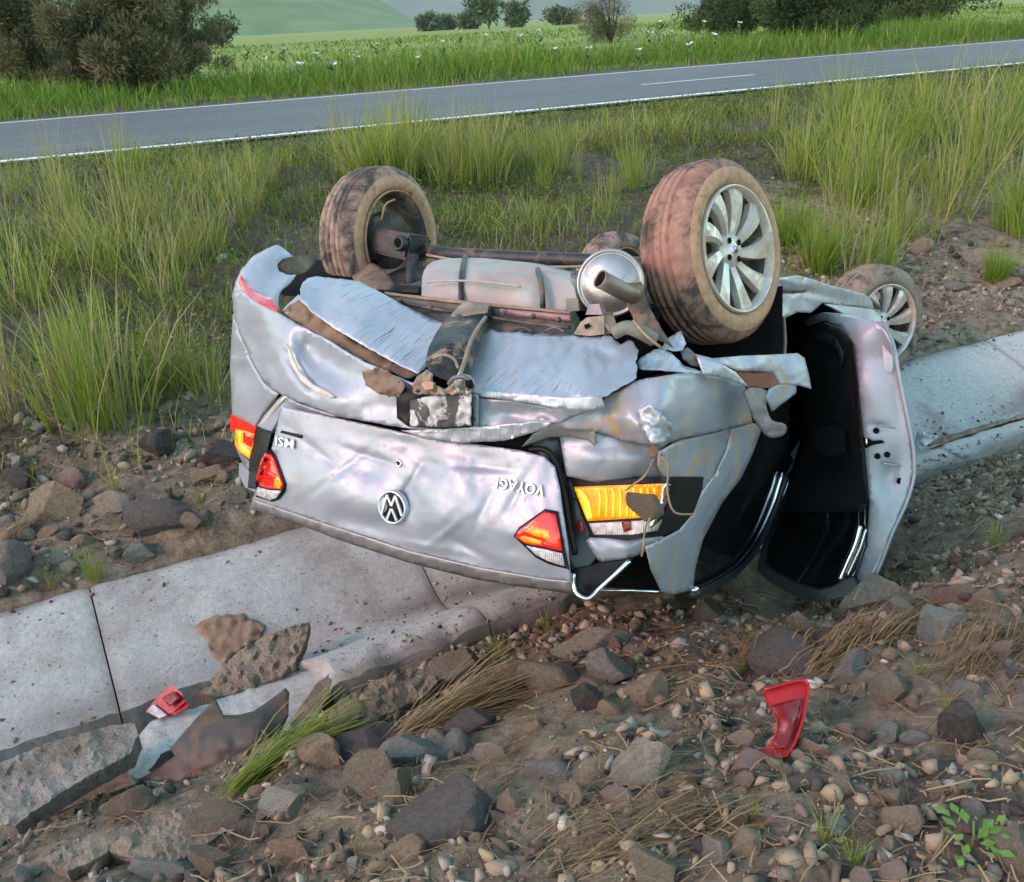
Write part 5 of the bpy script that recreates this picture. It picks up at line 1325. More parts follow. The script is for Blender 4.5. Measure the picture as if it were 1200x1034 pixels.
# red lens pieces
lensr = empty('lens_fragment', at_z(915, 880, gz(*at_z(915, 880, -.1)[:2])))
b0 = on_ground(912, 860); zl = b0[2] + .035
def lp(ol, dz=0): return [(x, y, zl + dz + (890 - y) * .0008) for x, y in ol]
def WL(off):
    return lambda x, y, z: at_z(x, y, z) - off
lo_ = np.array(lensr.location)
panel('lens_face', lp([(895, 808), (920, 802), (944, 797), (948, 801), (944, 828), (938, 852), (930, 874), (920, 888), (904, 890), (888, 883), (904, 870), (911, 852), (910, 836), (902, 826)]), M_REDDULL, lensr, fn=WL(lo_), step=5, depth=.012, away=np.array([0, .2, -.97]), inner=[(925, 845, zl + .055)])
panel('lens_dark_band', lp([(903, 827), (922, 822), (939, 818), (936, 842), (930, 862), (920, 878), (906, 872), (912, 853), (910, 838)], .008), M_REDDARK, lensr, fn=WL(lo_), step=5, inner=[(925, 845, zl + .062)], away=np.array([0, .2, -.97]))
tube('lens_rim', smooth_path([WL(lo_)(x, y, zl + .006 + (890 - y) * .0008) for x, y in ((896, 808), (944, 798), (944, 828), (938, 852), (930, 873), (918, 887), (892, 884))]), .004, M_REDDULL, lensr, 7)
tag(lensr, 'larger red tail lamp lens piece standing on the soil, with a darker lower band', 'lens piece')
lensl = empty('lens_fragment', at_z(195, 830, -.60)); lo2 = np.array(lensl.location)
panel('lens_face', [(171, 833, -.60), (186, 815, -.56), (200, 803, -.52), (213, 812, -.53), (217, 822, -.55), (202, 836, -.58), (186, 838, -.60)], M_REDDULL, lensl, fn=WL(lo2), step=4, depth=.012, away=np.array([0, .2, -.97]))
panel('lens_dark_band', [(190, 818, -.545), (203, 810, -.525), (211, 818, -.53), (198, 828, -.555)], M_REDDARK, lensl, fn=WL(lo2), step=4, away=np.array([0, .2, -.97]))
panel('lens_tip', [(172, 834, -.59), (180, 825, -.575), (196, 838, -.58), (186, 842, -.59)], M_CLEAR, lensl, fn=WL(lo2), step=4, away=np.array([0, .2, -.97]))
panel('lens_face', [(200, 833, -.58), (219, 823, -.56), (222, 828, -.56), (204, 838, -.58)], M_REDDULL, lensl, fn=WL(lo2), step=4, away=np.array([0, .2, -.97]))
tag(lensl, 'smaller red lens piece with a white tip lying on the concrete edge', 'lens piece')
# pale plastic scraps
o = panel('plastic_scrap', [(1072, 520, -.50), (1075, 506, -.46), (1083, 505, -.45), (1086, 512, -.46), (1098, 510, -.47), (1098, 514, -.48), (1088, 520, -.49), (1080, 526, -.51)], simple('white_plastic', (.6, .6, .6), .5, 0, .1, 20, .1), None, fn=W, step=3, crumple=.03, cscale=5, away=np.array([0, .2, -.97]))
tag(o, 'crumpled white scrap on the ditch edge right of the open door', 'scrap')
for (px, py, lb) in ((1170, 607, 'small white plastic chip on the dark soil at the right'), (949, 803, 'small pale chip at the upper tip of the larger red lens'), (262, 305, 'crumpled whitish rag in the grass behind the left bumper corner')):
    p = on_ground(px, py); r = .022 if px > 300 else .06
    me = rock_mesh('plastic_chip', px, 2, 1.0, .35 if px > 300 else .7); me.materials.append(bpy.data.materials['white_plastic'])
    o = bpy.data.objects.new('plastic_chip', me); COL.objects.link(o); o.scale = (r, r * .8, r); o.location = (p[0], p[1], p[2] + r * .3); o.rotation_euler = (.3, .2, px)
    tag(o, lb, 'chip')

# ================================================================== PLANTS
def blades(P, h, w, lean, az, bend=.5, segs=3, tint=None):
    """ribbons: P (n,3) roots, h height, w width, lean = outward lean 0..1, az = lean heading"""
    n = len(P); u = np.linspace(0, 1, segs + 1)
    dx, dy = np.cos(az), np.sin(az)
    out = (lean[:, None] * u[None] * .55 + bend * lean[:, None] * u[None] ** 2.4) * h[:, None]
    up = h[:, None] * (u[None] - .35 * lean[:, None] * u[None] ** 2.5)
    C = np.stack([P[:, 0, None] + dx[:, None] * out, P[:, 1, None] + dy[:, None] * out, P[:, 2, None] + up], -1)
    fa = az + rng.uniform(-1.2, 1.2, n) + np.pi / 2
    side = np.stack([np.cos(fa), np.sin(fa), np.zeros(n)], -1)
    ww = w[:, None] * np.array([.75, 1.0, .72, .04] if segs == 3 else list(np.linspace(1, .05, segs + 1)))[None] * .5
    Lf = C - side[:, None, :] * ww[..., None]; Rt = C + side[:, None, :] * ww[..., None]
    V = np.stack([Lf, Rt], 2).reshape(-1, 3)
    k = 2 * (segs + 1); base = (np.arange(n) * k)[:, None]
    F = np.concatenate([base + np.array([2 * j, 2 * j + 1, 2 * j + 3, 2 * j + 2])[None] for j in range(segs)], 0)
    T = np.repeat(tint if tint is not None else rng.random(n), k)
    return V, F, T
def join(parts):
    Vs, Fs, Ts = [], [], []; off = 0
    for V, F, T in parts:
        Vs.append(V); Fs.append(F + off); Ts.append(T); off += len(V)
    return np.concatenate(Vs), np.concatenate(Fs), np.concatenate(Ts)
def tuft(n, h, spread, lean=.45, w=.006, t0=.3, t1=.7, dry=.08, segs=3):
    a = rng.random(n) * 6.283; r = spread * np.sqrt(rng.random(n))
    P = np.stack([np.cos(a) * r, np.sin(a) * r, np.full(n, -.03)], 1)
    hh = h * (.45 + .55 * rng.random(n)); T = rng.uniform(t0, t1, n)
    T = np.where(rng.random(n) < dry, rng.uniform(.85, 1, n), T)
    return blades(P, hh, np.full(n, w) * rng.uniform(.7, 1.4, n), np.clip(rng.normal(lean * .72, .24, n), .02, 1.1), a + rng.normal(0, 1.0, n), .5, segs, T)

# short grass and weeds over the bank between the ditch and the road
def scatter(n, s0, s1, t0, t1, dens):
    s = rng.uniform(s0, s1, n); t = rng.uniform(t0, t1, n); x, y = xy(s, t)
    k = rng.random(n) < dens(x, y, s, t); return x[k], y[k], s[k], t[k]
def bank_d(x, y, s, t):
    a = np.interp(t, [4.4, 5.2, 6.2, 12.2], [.05, .45, .8, .95])
    right = np.clip((s - 5.2) / 1.0, 0, 1) * np.clip((6.4 - t) / .8, 0, 1)
    return a * np.clip(.70 + 1.1 * fbm(x * .9, y * .9, 4), .16, 1) * (1 - .85 * right)
x, y, s, t = scatter(230000, -3.5, 19, 4.4, 12.2, bank_d)
n = len(x); far = np.clip((t - 5) / 7, 0, 1)
cl = fbm(x * .7 + 50, y * .7, 3)
h = np.interp(t, [10.6, 12.2], [1, .3]) * (.06 + .15 * rng.random(n) ** 1.8) * (1 + np.clip(cl * 1.6, -.5, 1.4))
G = blades(np.stack([x, y, ground_z(x, y) - .015], 1), h, .004 + .004 * far + .002 * rng.random(n), np.clip(rng.normal(.5, .3, n), .03, 1.1), rng.random(n) * 6.283, .5, 3,
           np.clip(.32 + .55 * cl + rng.normal(0, .18, n) + (rng.random(n) < .15) * .6, 0, 1))
tag(big_mesh('bank_grass', *G[:2], M_GRASS, G[2]), 'short patchy grass and weeds on the bank below the road', 'grass', kind='stuff')
# broad weed leaves close to the ground
def leaves(n, dens, s0, s1, t0, t1, size, zoff, tintf):
    x, y, s, t = scatter(n, s0, s1, t0, t1, dens); n = len(x)
    z = ground_z(x, y) + zoff * rng.random(n)
    a = rng.random(n) * 6.283; tl = rng.normal(0, .5, n); sz = size * rng.uniform(.5, 1.4, n)
    ex = np.stack([np.cos(a), np.sin(a), np.sin(tl) * .7], 1) * sz[:, None]; ey = np.stack([-np.sin(a), np.cos(a), rng.normal(0, .3, n)], 1) * (sz * .45)[:, None]
    c = np.stack([x, y, z], 1)
    V = np.stack([c - ex * .5, c + ey * .5, c + ex * .6, c - ey * .5], 1).reshape(-1, 3)
    F = np.arange(n * 4).reshape(-1, 4); return V, F, np.repeat(tintf(n), 4)
G = join([leaves(175000, lambda x, y, s, t: np.clip(bank_d(x, y, s, t) * 1.1, 0, 1), -3.5, 19, 4.5, 12.1, .036, .12, lambda n: np.clip(rng.normal(.27, .17, n), 0, 1))])
tag(big_mesh('weeds', *G[:2], M_GRASS, G[2]), 'low leafy weeds between the grass on the bank', 'weeds', kind='stuff')
# white specks of tiny flowers are left to the petals; dry stalk litter on soil
def litter(n, s0, s1, t0, t1, ln, label, thr=-.05):
    x, y, s, t = scatter(n, s0, s1, t0, t1, lambda x, y, s, t: (fbm(x * 1.8 + 9, y * 1.8 + 4, 3) > thr) * 1.0); n = len(x)
    a = rng.random(n) * 6.283; l_ = ln * rng.uniform(.2, 1.4, n); w = .0011 * rng.uniform(.6, 1.7, n)
    mx, my = np.cos(a), np.sin(a)
    pts = []
    for u in (-.5, -.1, .25, .5):
        px_, py_ = x + mx * l_ * u - my * l_ * .12 * (u * u), y + my * l_ * u + mx * l_ * .12 * (u * u)
        pts.append(np.stack([px_, py_, ground_z(px_, py_) + .010 + .02 * rng.random(n)], 1))
    C = np.stack(pts, 1); sd = np.stack([-my, mx, np.full(n, .5)], 1) * w[:, None]
    V = np.stack([C - sd[:, None], C + sd[:, None]], 2).reshape(-1, 3)
    b = (np.arange(n) * 8)[:, None]; F = np.concatenate([b + np.array([2 * j, 2 * j + 1, 2 * j + 3, 2 * j + 2])[None] for j in range(3)], 0)
    return tag(big_mesh('dry_litter', V, F, M_STRAW, np.repeat(rng.beta(1.4, 1.6, n), 8)), label, 'litter', kind='stuff')
litter(9000, -.9, 4.8, .1, 2.7, .11, 'dry straw and twigs scattered over the near slope')
litter(4000, -2.2, 6.8, 3.85, 5.5, .12, 'dry straw and twigs scattered over the far slope')
# verge beyond the road and the field behind it
def verge_d(x, y, s, t): return np.clip(.75 + .8 * fbm(x * .35, y * .35, 3), .15, 1)
x, y, s, t = scatter(52000, -9, 42, 19.65, 27, verge_d); n = len(x); cl = fbm(x * .3 + 5, y * .3, 3)
h = (.22 + .50 * rng.random(n) ** 2) * (1 + np.clip(cl, -.4, .9)) * np.clip((t - 19.4) / 1.2, .45, 1)
G1 = blades(np.stack([x, y, ground_z(x, y) - .02], 1), h, .016 + .014 * rng.random(n), np.clip(rng.normal(.5, .3, n), 0, 1.1), rng.random(n) * 6.283, .5, 3, np.clip(.45 + .45 * cl + rng.normal(0, .18, n) + (rng.random(n) < .04) * .4 + (t < 20.1) * .25, 0, 1))
tag(big_mesh('verge_grass', *G1[:2], M_LUSH, G1[2]), 'lush green grass along the far side of the road', 'grass', kind='stuff')
x, y, s, t = scatter(60000, -30, 130, 26.5, 110, lambda x, y, s, t: np.clip(40 / t, 0, 1) * np.clip(.6 + fbm(x * .1, y * .1, 3), .1, 1)); n = len(x)
G2 = blades(np.stack([x, y, ground_z(x, y) - .02], 1), .12 + .2 * rng.random(n), .03 + t / 900, np.clip(rng.normal(.5, .3, n), 0, 1), rng.random(n) * 6.283, .5, 3, np.clip(rng.normal(.5, .2, n) + .3 * fbm(x * .1, y * .1, 2), 0, 1))
tag(big_mesh('field_tufts', *G2[:2], M_LUSH, G2[2]), 'grass tufts of the wide green field', 'grass', kind='stuff')

# tall grass clumps, each its own plant; a few meshes are shared
def clump_mesh(n, h, spread, lean, w, mat, seeds=0, dry=.1, t0=.36, t1=.82):
    parts = [tuft(int(n * 1.35), h, spread, lean, w, t0, t1, dry)]
    if seeds:
        P = np.stack([rng.normal(0, spread * .5, seeds), rng.normal(0, spread * .5, seeds), np.zeros(seeds)], 1)
        parts.append(blades(P, h * rng.uniform(.9, 1.35, seeds), np.full(seeds, w * .6), np.clip(rng.normal(.22, .12, seeds), 0, .6), rng.random(seeds) * 6.283, .3, 3, rng.uniform(.72, 1, seeds)))
    V, F, T = join(parts)
    o = big_mesh('tall_grass_clump', V, F, mat, T); me = o.data; bpy.data.objects.remove(o); return me
CL = [clump_mesh(50, 1.0, .18, .34, .008, M_GRASS, 6), clump_mesh(34, 1.0, .14, .30, .007, M_GRASS, 8, .16), clump_mesh(56, .9, .24, .48, .008, M_GRASS, 4, .14), clump_mesh(28, 1.0, .10, .28, .007, M_GRASS, 5, .25), clump_mesh(40, .95, .20, .60, .008, M_GRASS, 3, .3), clump_mesh(46, 1.0, .15, .40, .009, M_BRIGHT, 2, .1)]
BR = [clump_mesh(170, .9, .14, .45, .011, M_BRIGHT, 0, .03), clump_mesh(150, .9, .18, .55, .012, M_BRIGHT, 0, .05)]
ST = [clump_mesh(10, 1.0, .10, .3, .008, M_GRASS, 7, .3), clump_mesh(6, .9, .08, .3, .008, M_STRAW, 8, .3, .4, 1)]
def plant(me, px, py, hpx, label, group=None, name='tall_grass_clump', cat='grass clump', wide=1.0):
    p = on_ground(px, py); d = float(np.dot(p - O, fw)); h = hpx / FPX * d * 1.12
    o = bpy.data.objects.new(name, me); COL.objects.link(o); o.location = p; o.scale = (h * wide, h * wide, h); o.rotation_euler = (0, 0, random.uniform(0, 6.28))
    return tag(o, label, cat, group)
gl = 'tall green grass clump growing on the bank below the road'
gg = 'tall grass clumps on the bank'
def many(n, box_, hr, meshes, wide=(.8, 1.3), lab=gl, grp=gg):
    lab = ('tall green grass clump on the bank left of the car' if box_[2] < 300 else 'tall grass clump just below the road at the left' if box_[2] < 390 else 'tall grass clump between the left wheel and the road' if box_[0] < 450 else 'tall grass clump on the bank right of the big wheel' if box_[0] > 800 else 'grass clump on the bank behind the car')
    for _ in range(n):
        px, py = random.uniform(box_[0], box_[2]), random.uniform(box_[1], box_[3])
        plant(random.choice(meshes), px, py, random.uniform(*hr), lab, grp, wide=random.uniform(*wide))
many(4, (-10, 470, 150, 515), (110, 230), CL)
many(6, (-10, 390, 230, 460), (90, 170), CL)
many(7, (-10, 290, 260, 370), (70, 130), CL)
many(13, (-10, 210, 380, 270), (40, 85), CL)
many(19, (395, 200, 575, 222), (75, 110), CL, (1.0, 1.5))
many(14, (570, 195, 760, 225), (45, 75), CL)
many(18, (880, 155, 1060, 240), (50, 100), CL, (.9, 1.4))
many(24, (1000, 150, 1210, 280), (60, 125), CL, (.9, 1.5))
many(8, (930, 280, 1060, 330), (60, 110), CL, (.9, 1.4))
many(6, (500, 225, 960, 300), (40, 70), CL)
many(5, (200, 440, 262, 480), (60, 100), CL, (1, 1.4))
for px, py, hp, lb in ((1008, 240, 60, 'bright yellow green tuft above the front wheel on the bank'), (925, 285, 70, 'bright yellow green tuft right behind the big rear wheel'), (960, 318, 80, 'bright green tuft just left of the front wheel'), (1165, 330, 55, 'lone green tuft on the bare rubble by the right edge'), (470, 215, 60, 'bright green tuft behind the left wheel')):
    plant(random.choice(BR), px, py, hp, lb, name='bright_grass_tuft', cat='grass tuft', wide=1.2)
for k in range(18):
    px, py = random.choice([(random.uniform(60, 300), random.uniform(260, 330)), (random.uniform(0, 260), random.uniform(440, 500)), (random.uniform(60, 260), random.uniform(230, 300))])
    plant(random.choice(ST), px, py, random.uniform(80, 150), 'few tall thin grass stalks with pale seed heads on the bank', 'thin seeding grass', 'seeding_grass', 'seeding grass')
# small sprouts on the soil
SPR = [clump_mesh(26, .8, .10, .55, .012, M_BRIGHT, 0, .1), clump_mesh(18, .9, .07, .45, .012, M_GRASS, 0, .1)]
for px, py, hp, lb in ((133, 575, 55, 'green grass sprout between stones above the ditch'), (112, 680, 70, 'green grass sprout at the upper edge of the concrete, left'), (60, 690, 40, 'low grass sprout at the concrete edge by the left side'), (235, 590, 40, 'small grass sprout left of the car tail'), (965, 985, 80, 'sprawling pale grass sprout at the bottom right'), (1000, 1010, 60, 'grass sprout at the bottom edge beside the sprawling one'),
   (1110, 840, 45, 'small grass sprout left of the dark pointed stone'), (870, 790, 40, 'small grass sprout above the red lens'), (1165, 640, 50, 'thin grass sprout right of the open door'), (585, 775, 60, 'dark green grass sprout at the concrete edge under the boot'), (640, 740, 45, 'grass sprout in the shade under the boot'), (430, 800, 60, 'grass sprout behind the tan slab'), (420, 1000, 40, 'small grass sprout at the bottom left of centre'), (1075, 790, 40, 'small grass sprout below the long grey green stone'), (880, 960, 46, 'small grass sprout below the pinkish stones'), (1150, 500, 40, 'small sprout at the lip of the ditch at the right')):
    plant(random.choice(SPR), px, py, hp, lb, name='grass_sprout', cat='sprout', wide=1.1)
# leafy seedling
sd_ = empty('leafy_seedling', on_ground(1135, 1000))
tag(sd_, 'small bright leafy seedling near the bottom right corner', 'seedling')
V = []; F = []
for k in range(22):
    a = random.uniform(0, 6.28); r = random.uniform(.015, .06); z = random.uniform(.015, .07); ln = random.uniform(.02, .036); c = Vector((math.cos(a) * r, math.sin(a) * r, z)); e = Vector((math.cos(a), math.sin(a), random.uniform(-.2, .5))) * ln; sde = Vector((-math.sin(a), math.cos(a), .1)) * ln * .32
    b = len(V); V += [c, c + e * .5 + sde, c + e, c + e * .5 - sde]; F.append((b, b + 1, b + 2, b + 3))
lf = mesh_ob('leaf', V, F, simple('seedling_leaf', (.10, .20, .025), .5, 0, .3, 40, .1), sd_, smooth=False); lf['kind'] = 'stuff'
tube('stem', [(0, 0, -.01), (.004, 0, .04), (0, .004, .08)], .0025, M_STEM, sd_, 5)

# bundles of straw, cut grass, roots
def bundle(name, a, b, n, ln, w, spread, mat, label, cat, t0=0, t1=1, lift=.03):
    pa, pb = on_ground(*a), on_ground(*b); ax = pb - pa; Lg = np.linalg.norm(ax); ax /= Lg
    u = rng.random(n); P = pa[None] + ax[None] * (u * max(Lg - ln * .6, .02))[:, None] + rng.normal(0, spread, (n, 3)) * np.array([1, 1, .5])
    dr = ax[None] + rng.normal(0, .17, (n, 3)); l_ = ln * rng.uniform(.4, 1.1, n)
    up = lift * (1 + rng.random(n))
    C = np.stack([P + dr * (l_ * q)[:, None] + np.array([0, 0, 1])[None] * (up * (1 - (1.6 * q - .8) ** 2))[:, None] for q in (0, .33, .66, 1)], 1)
    C[..., 2] = np.maximum(C[..., 2], ground_z(C[..., 0], C[..., 1]) + .006)
    sd = np.cross(dr, np.array([0, .3, 1.])); sd /= np.linalg.norm(sd, axis=1)[:, None]; sd = sd * (w * rng.uniform(.6, 1.4, n))[:, None] * .5
    V = np.stack([C - sd[:, None], C + sd[:, None]], 2).reshape(-1, 3); bb = (np.arange(n) * 8)[:, None]
    F = np.concatenate([bb + np.array([2 * j, 2 * j + 1, 2 * j + 3, 2 * j + 2])[None] for j in range(3)], 0)
    return tag(big_mesh(name, V, F, mat, np.repeat(rng.uniform(t0, t1, n), 8)), label, cat)
bundle('straw_bundle', (450, 878), (628, 800), 520, .34, .0028, .020, M_STRAW, 'bundle of pale straw lying across stones below the boot', 'straw', .35, 1)
bundle('grass_bundle', (270, 935), (395, 862), 420, .30, .0035, .018, M_GRASS, 'bundle of cut green grass in front of the rusty shell', 'grass bundle', .3, .8)
bundle('straw_tuft', (945, 790), (1060, 735), 420, .15, .0025, .035, M_STRAW, 'dry straw tuft on the soil below the open door', 'straw', .1, .9)
bundle('straw_tuft', (860, 785), (950, 745), 260, .14, .002, .035, M_STRAW, 'dark dry straw beside the long reddish stone', 'straw', 0, .5)
bundle('straw_tuft', (1120, 800), (1200, 740), 300, .17, .002, .05, M_STRAW, 'dry brown straw at the right edge of the slope', 'straw', 0, .6)
bundle('straw_tuft', (-10, 650), (50, 610), 130, .14, .0028, .02, M_STRAW, 'dry straw at the left edge of the far slope', 'straw', .2, .9)
bundle('straw_tuft', (640, 1010), (860, 950), 260, .18, .0018, .07, M_STRAW, 'loose dry stalks strewn at the bottom centre', 'straw', .1, .9)
def tangle(px, py, r, n, label):
    p = on_ground(px, py + 18); c = p + np.array([0, 0, r * .45]); parts = []
    a = rng.normal(0, 1, (n, 3)); a /= np.linalg.norm(a, axis=1)[:, None]; b = rng.normal(0, 1, (n, 3)); b -= a * (a * b).sum(1)[:, None]; b /= np.linalg.norm(b, axis=1)[:, None]
    rr = r * rng.uniform(.5, 1.05, n)[:, None]; th = rng.uniform(.6, 1.8, n)[:, None]
    C = np.stack([(a * np.cos(th * q) + b * np.sin(th * q)) * rr * (1, 1, .7) + c for q in (-.5, -.17, .17, .5)], 1)
    sd = np.cross(a, b) * (.0016 * rng.uniform(.6, 1.8, n))[:, None]
    V = np.stack([C - sd[:, None], C + sd[:, None]], 2).reshape(-1, 3); bb = (np.arange(n) * 8)[:, None]
    F = np.concatenate([bb + np.array([2 * j, 2 * j + 1, 2 * j + 3, 2 * j + 2])[None] for j in range(3)], 0)
    return tag(big_mesh('root_clump', V, F, M_STRAW, np.repeat(rng.uniform(0, .35, n), 8)), label, 'root clump')
tangle(428, 768, .10, 700, 'dark tangled clump of roots on the ditch edge below the boot')
# blades stuck in the wreck
def caught(pts, r, label):
    o = tube('caught_stalk', smooth_path([CAR_M @ Vector(L(*p)) for p in pts]), r, bpy.data.materials['straw_stalk'], None, 5); tag(o, label, 'stalk')
simple('straw_stalk', (.26, .18, .11), .8, 0, .3, 30, 0)
caught([(775, 533, -.76), (783, 548, -.80), (782, 575, -.80), (790, 600, -.78), (812, 603, -.72)], .003, 'thin bent stalk hanging over the black lamp housing')
caught([(768, 533, -.77), (757, 556, -.80), (742, 568, -.80), (733, 575, -.80)], .003, 'dry stalk running from the torn hole to the amber lamp')
caught([(762, 607, -.80), (756, 620, -.79), (754, 640, -.79), (752, 652, -.78)], .003, 'short dry stalk dangling under the amber lamp')
caught([(742, 376, -.62), (756, 392, -.64), (770, 404, -.64), (776, 409, -.62)], .004, 'pale bent stalk lying across the torn tail near the big wheel')

# ---- far side plants: shrubs, trees, lilies
def leafy(name, px, py, hpx, wpx, n, mat, label, cat, lsz, trunk=.05, lean=0.0, group=None, dens=1.0, low=.15, dist=None):
    p = on_ground(px, py); 
    if dist: 
        d_ = ray(px, py); p = O + d_ * dist; p[2] = gz(p[0], p[1])
    D = float(np.dot(p - O, fw)); H = hpx / FPX * D; Wd = wpx / FPX * D / 2
    root = empty(name, p); tag(root, label, cat, group)
    rs = np.random.default_rng(int(px * 7 + py) % 100000)
    nb = 12; tips = []; TV = []
    for k in range(nb):
        a = rs.random() * 6.283; rr = Wd * rs.uniform(.2, .85); top = np.array([math.cos(a) * rr + lean * H, math.sin(a) * rr * .8, H * rs.uniform(.45, .95)])
        mid = top * .45 + np.array([rs.normal(0, .06), rs.normal(0, .06), .1]) * H
        tips += [top, mid * .5 + top * .5, mid]
        TV.append(smooth_path([np.array([0, 0, -.05]), mid * .5, mid, top], 3))
    Vb, Fb = [], []
    for path in TV:
        o0 = len(Vb); m = len(path)
        for i, q in enumerate(path):
            r = trunk * H * .22 * (1 - .85 * i / m)
            for a in range(5): Vb.append(np.array(q) + r * np.array([math.cos(a * 1.257), math.sin(a * 1.257), 0]))
        Fb += [(o0 + i * 5 + a, o0 + i * 5 + (a + 1) % 5, o0 + (i + 1) * 5 + (a + 1) % 5, o0 + (i + 1) * 5 + a) for i in range(m - 1) for a in range(5)]
    mesh_ob('trunk', Vb, Fb, M_BARK, root)
    # crown: sprays of small leaves round clump centres
    nc = 80; cen = np.array([tips[i % len(tips)] + rs.normal(0, .24, 3) * np.array([Wd, Wd, H * .6]) for i in range(nc)])
    if low < .1: cen[::2, 2] *= .45; cen[::2, :2] *= 1.15
    cen = cen[cen[:, 2] > low * H]; nc = len(cen)
    ids = rs.integers(0, nc, n); cr = np.minimum(Wd, H) * rs.uniform(.12, .30, nc)
    ctint = rs.normal(0, .16, nc)
    q = rs.normal(0, 1, (n, 3)); q /= np.linalg.norm(q, axis=1)[:, None]; q *= (rs.random(n) ** .45)[:, None]
    c = cen[ids] + q * cr[ids][:, None] * np.array([1, 1, .85]); c[:, 2] = np.maximum(c[:, 2], .03)
    dr = q + rs.normal(0, .5, (n, 3)) + np.array([0, 0, .4]); dr /= np.linalg.norm(dr, axis=1)[:, None]
    sd = np.cross(dr, rs.normal(0, 1, (n, 3))); sd /= np.linalg.norm(sd, axis=1)[:, None] + 1e-9
    l_ = lsz * rs.uniform(.6, 1.5, n)[:, None]
    lw = .09 if mat is M_BUSH else .16
    V = np.stack([c, c + dr * l_ * .5 + sd * l_ * lw, c + dr * l_, c + dr * l_ * .5 - sd * l_ * lw], 1).reshape(-1, 3)
    T = np.clip(rs.normal(.5, .2, n) + ctint[ids], 0, 1)
    o = big_mesh('crown', V, np.arange(n * 4).reshape(-1, 4), mat, np.repeat(T, 4), parent=root)
    return root
leafy('shrub', 55, 112, 190, 165, 42000, M_BUSH, 'dark feathery shrub at the left edge beyond the road', 'shrub', .14, low=.04)
leafy('shrub', 150, 110, 170, 170, 46000, M_BUSH, 'broad brownish feathery shrub beyond the road, second from the left edge', 'shrub', .14, low=.04)
leafy('shrub', 212, 98, 115, 100, 24000, M_BUSH, 'smaller brown shrub at the right end of the left shrub group', 'shrub', .14, low=.04)
leafy('shrub', 716, 52, 80, 84, 14000, M_BUSH, 'lone round shrub in the field right of centre', 'shrub', .10, low=.06)
leafy('tree', 872, 46, 95, 120, 26000, M_TREE, 'dark green tree left of the pair behind the road at the right', 'tree', .13, low=.03)
leafy('tree', 940, 48, 85, 130, 26000, M_TREE, 'dark green tree in the middle of the group at the upper right', 'tree', .13, low=.03)
leafy('tree', 1040, 36, 80, 160, 30000, M_TREE, 'wide dark tree right of the group at the upper right', 'tree', .14, low=.03)
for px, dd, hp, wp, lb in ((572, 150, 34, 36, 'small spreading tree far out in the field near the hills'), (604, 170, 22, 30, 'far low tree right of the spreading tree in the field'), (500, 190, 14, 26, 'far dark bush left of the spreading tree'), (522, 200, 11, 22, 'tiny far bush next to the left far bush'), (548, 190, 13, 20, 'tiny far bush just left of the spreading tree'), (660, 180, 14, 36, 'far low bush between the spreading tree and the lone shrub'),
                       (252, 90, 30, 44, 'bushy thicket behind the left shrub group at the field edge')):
    leafy('tree', px, 0, hp, wp, 1800, M_TREE_FAR, lb, 'tree', dd * .006, dist=dd, low=.3 if px == 572 else .1)
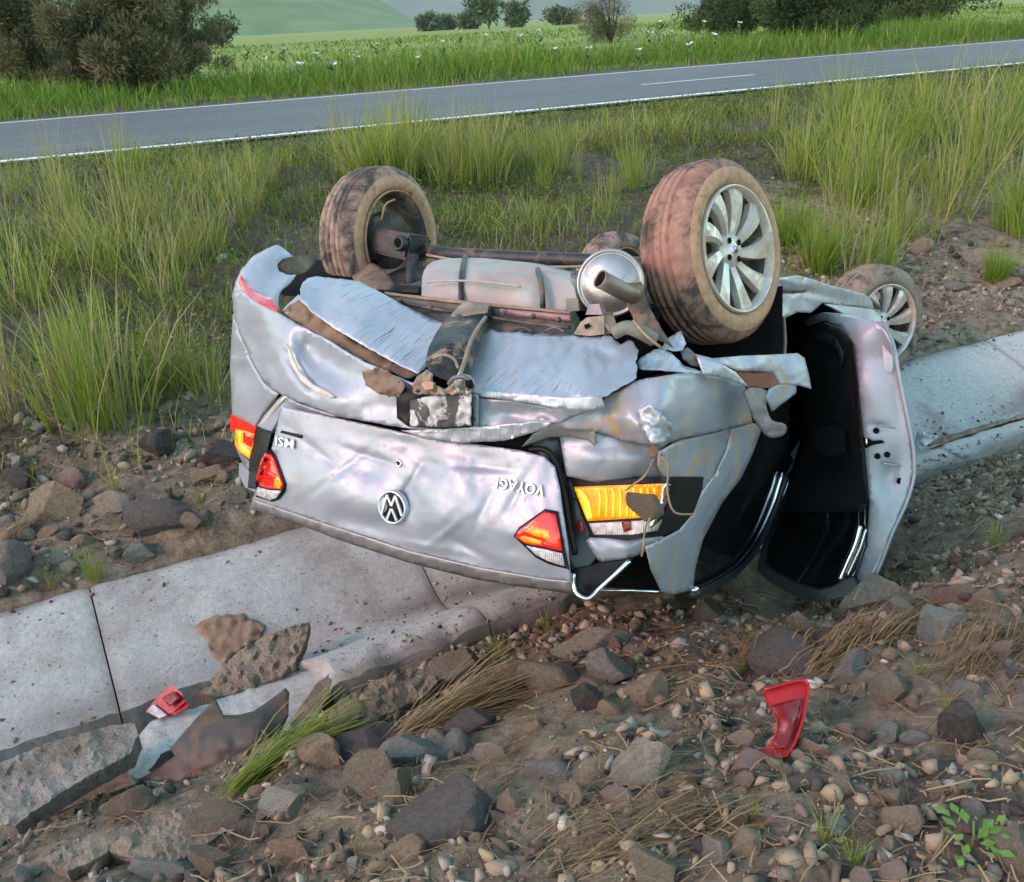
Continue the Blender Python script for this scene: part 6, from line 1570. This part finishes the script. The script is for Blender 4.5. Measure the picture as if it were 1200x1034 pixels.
# white ginger lilies on the verge
def lily_root(px, py, hpx, k):
    p = on_ground(px, py + hpx); D = float(np.dot(p - O, fw)); h = hpx / FPX * D * 1.05
    root = empty('white_lily', p); tag(root, 'white flowering lily with broad green leaves on the far verge', 'lily', 'white lilies on the verge')
    rs = random.Random(k); V = []; F = []
    for i in range(9):
        a = rs.uniform(0, 6.28); z = h * rs.uniform(.1, .8); ln = h * rs.uniform(.35, .6); c = Vector((0, 0, z)); e = Vector((math.cos(a), math.sin(a), rs.uniform(.2, .8))).normalized() * ln; sd = Vector((-math.sin(a), math.cos(a), 0)) * ln * .16
        b = len(V); V += [c, c + e * .45 + sd, c + e, c + e * .45 - sd]; F.append((b, b + 1, b + 2, b + 3))
    lf = mesh_ob('leaf', V, F, bpy.data.materials['lily_leaf'], root, smooth=False); lf['kind'] = 'stuff'
    tube('stem', [(0, 0, 0), (0, 0, h)], .012, M_STEM, root, 5)
    V = []; F = []
    for i in range(6):
        a = i * 1.05 + rs.uniform(-.2, .2); ln = .10 + .05 * rs.random(); c = Vector((0, 0, h)); e = Vector((math.cos(a), math.sin(a), rs.uniform(.1, .9))).normalized() * ln; sd = Vector((-math.sin(a), math.cos(a), .2)) * ln * .42
        b = len(V); V += [c, c + e * .6 + sd, c + e, c + e * .6 - sd]; F.append((b, b + 1, b + 2, b + 3))
    mesh_ob('flower', V, F, M_PETAL, root, smooth=False)
simple('lily_leaf', (.045, .115, .022), .5, 0, .25, 10, 0)
for k, (px, py) in enumerate(((290, 65), (313, 74), (355, 80), (393, 79), (490, 72), (472, 48), (520, 54), (592, 38), (570, 44), (650, 60), (748, 62), (806, 56), (762, 42), (772, 30), (816, 22), (824, 30), (866, 30), (250, 62), (1170, 4), (335, 60), (372, 66), (420, 70), (445, 56), (540, 40), (610, 46), (632, 40), (690, 60), (785, 40), (836, 44))):
    lily_root(px, py, random.uniform(16, 26), k)

# ================================================================== THE AIR
hb = bmesh.new(); bmesh.ops.create_cube(hb, size=1)
for v in hb.verts: v.co = Vector((v.co.x * 9200, v.co.y * 9200 , v.co.z * 342 + 168))
hme = bpy.data.meshes.new('haze'); hb.to_mesh(hme); hb.free()
hz = bpy.data.objects.new('haze', hme); COL.objects.link(hz)
hm = bpy.data.materials.new('haze_air'); hm.use_nodes = True; hn = hm.node_tree.nodes
hn.remove(hn['Principled BSDF'])
pv = hn.new('ShaderNodeVolumePrincipled'); pv.inputs['Density'].default_value = .00013; pv.inputs['Color'].default_value = (.85, .92, 1, 1)
hm.node_tree.links.new(pv.outputs[0], hn['Material Output'].inputs['Volume'])
hme.materials.append(hm)
tag(hz, 'faint blue haze over the far field and hills', 'haze', kind='stuff')
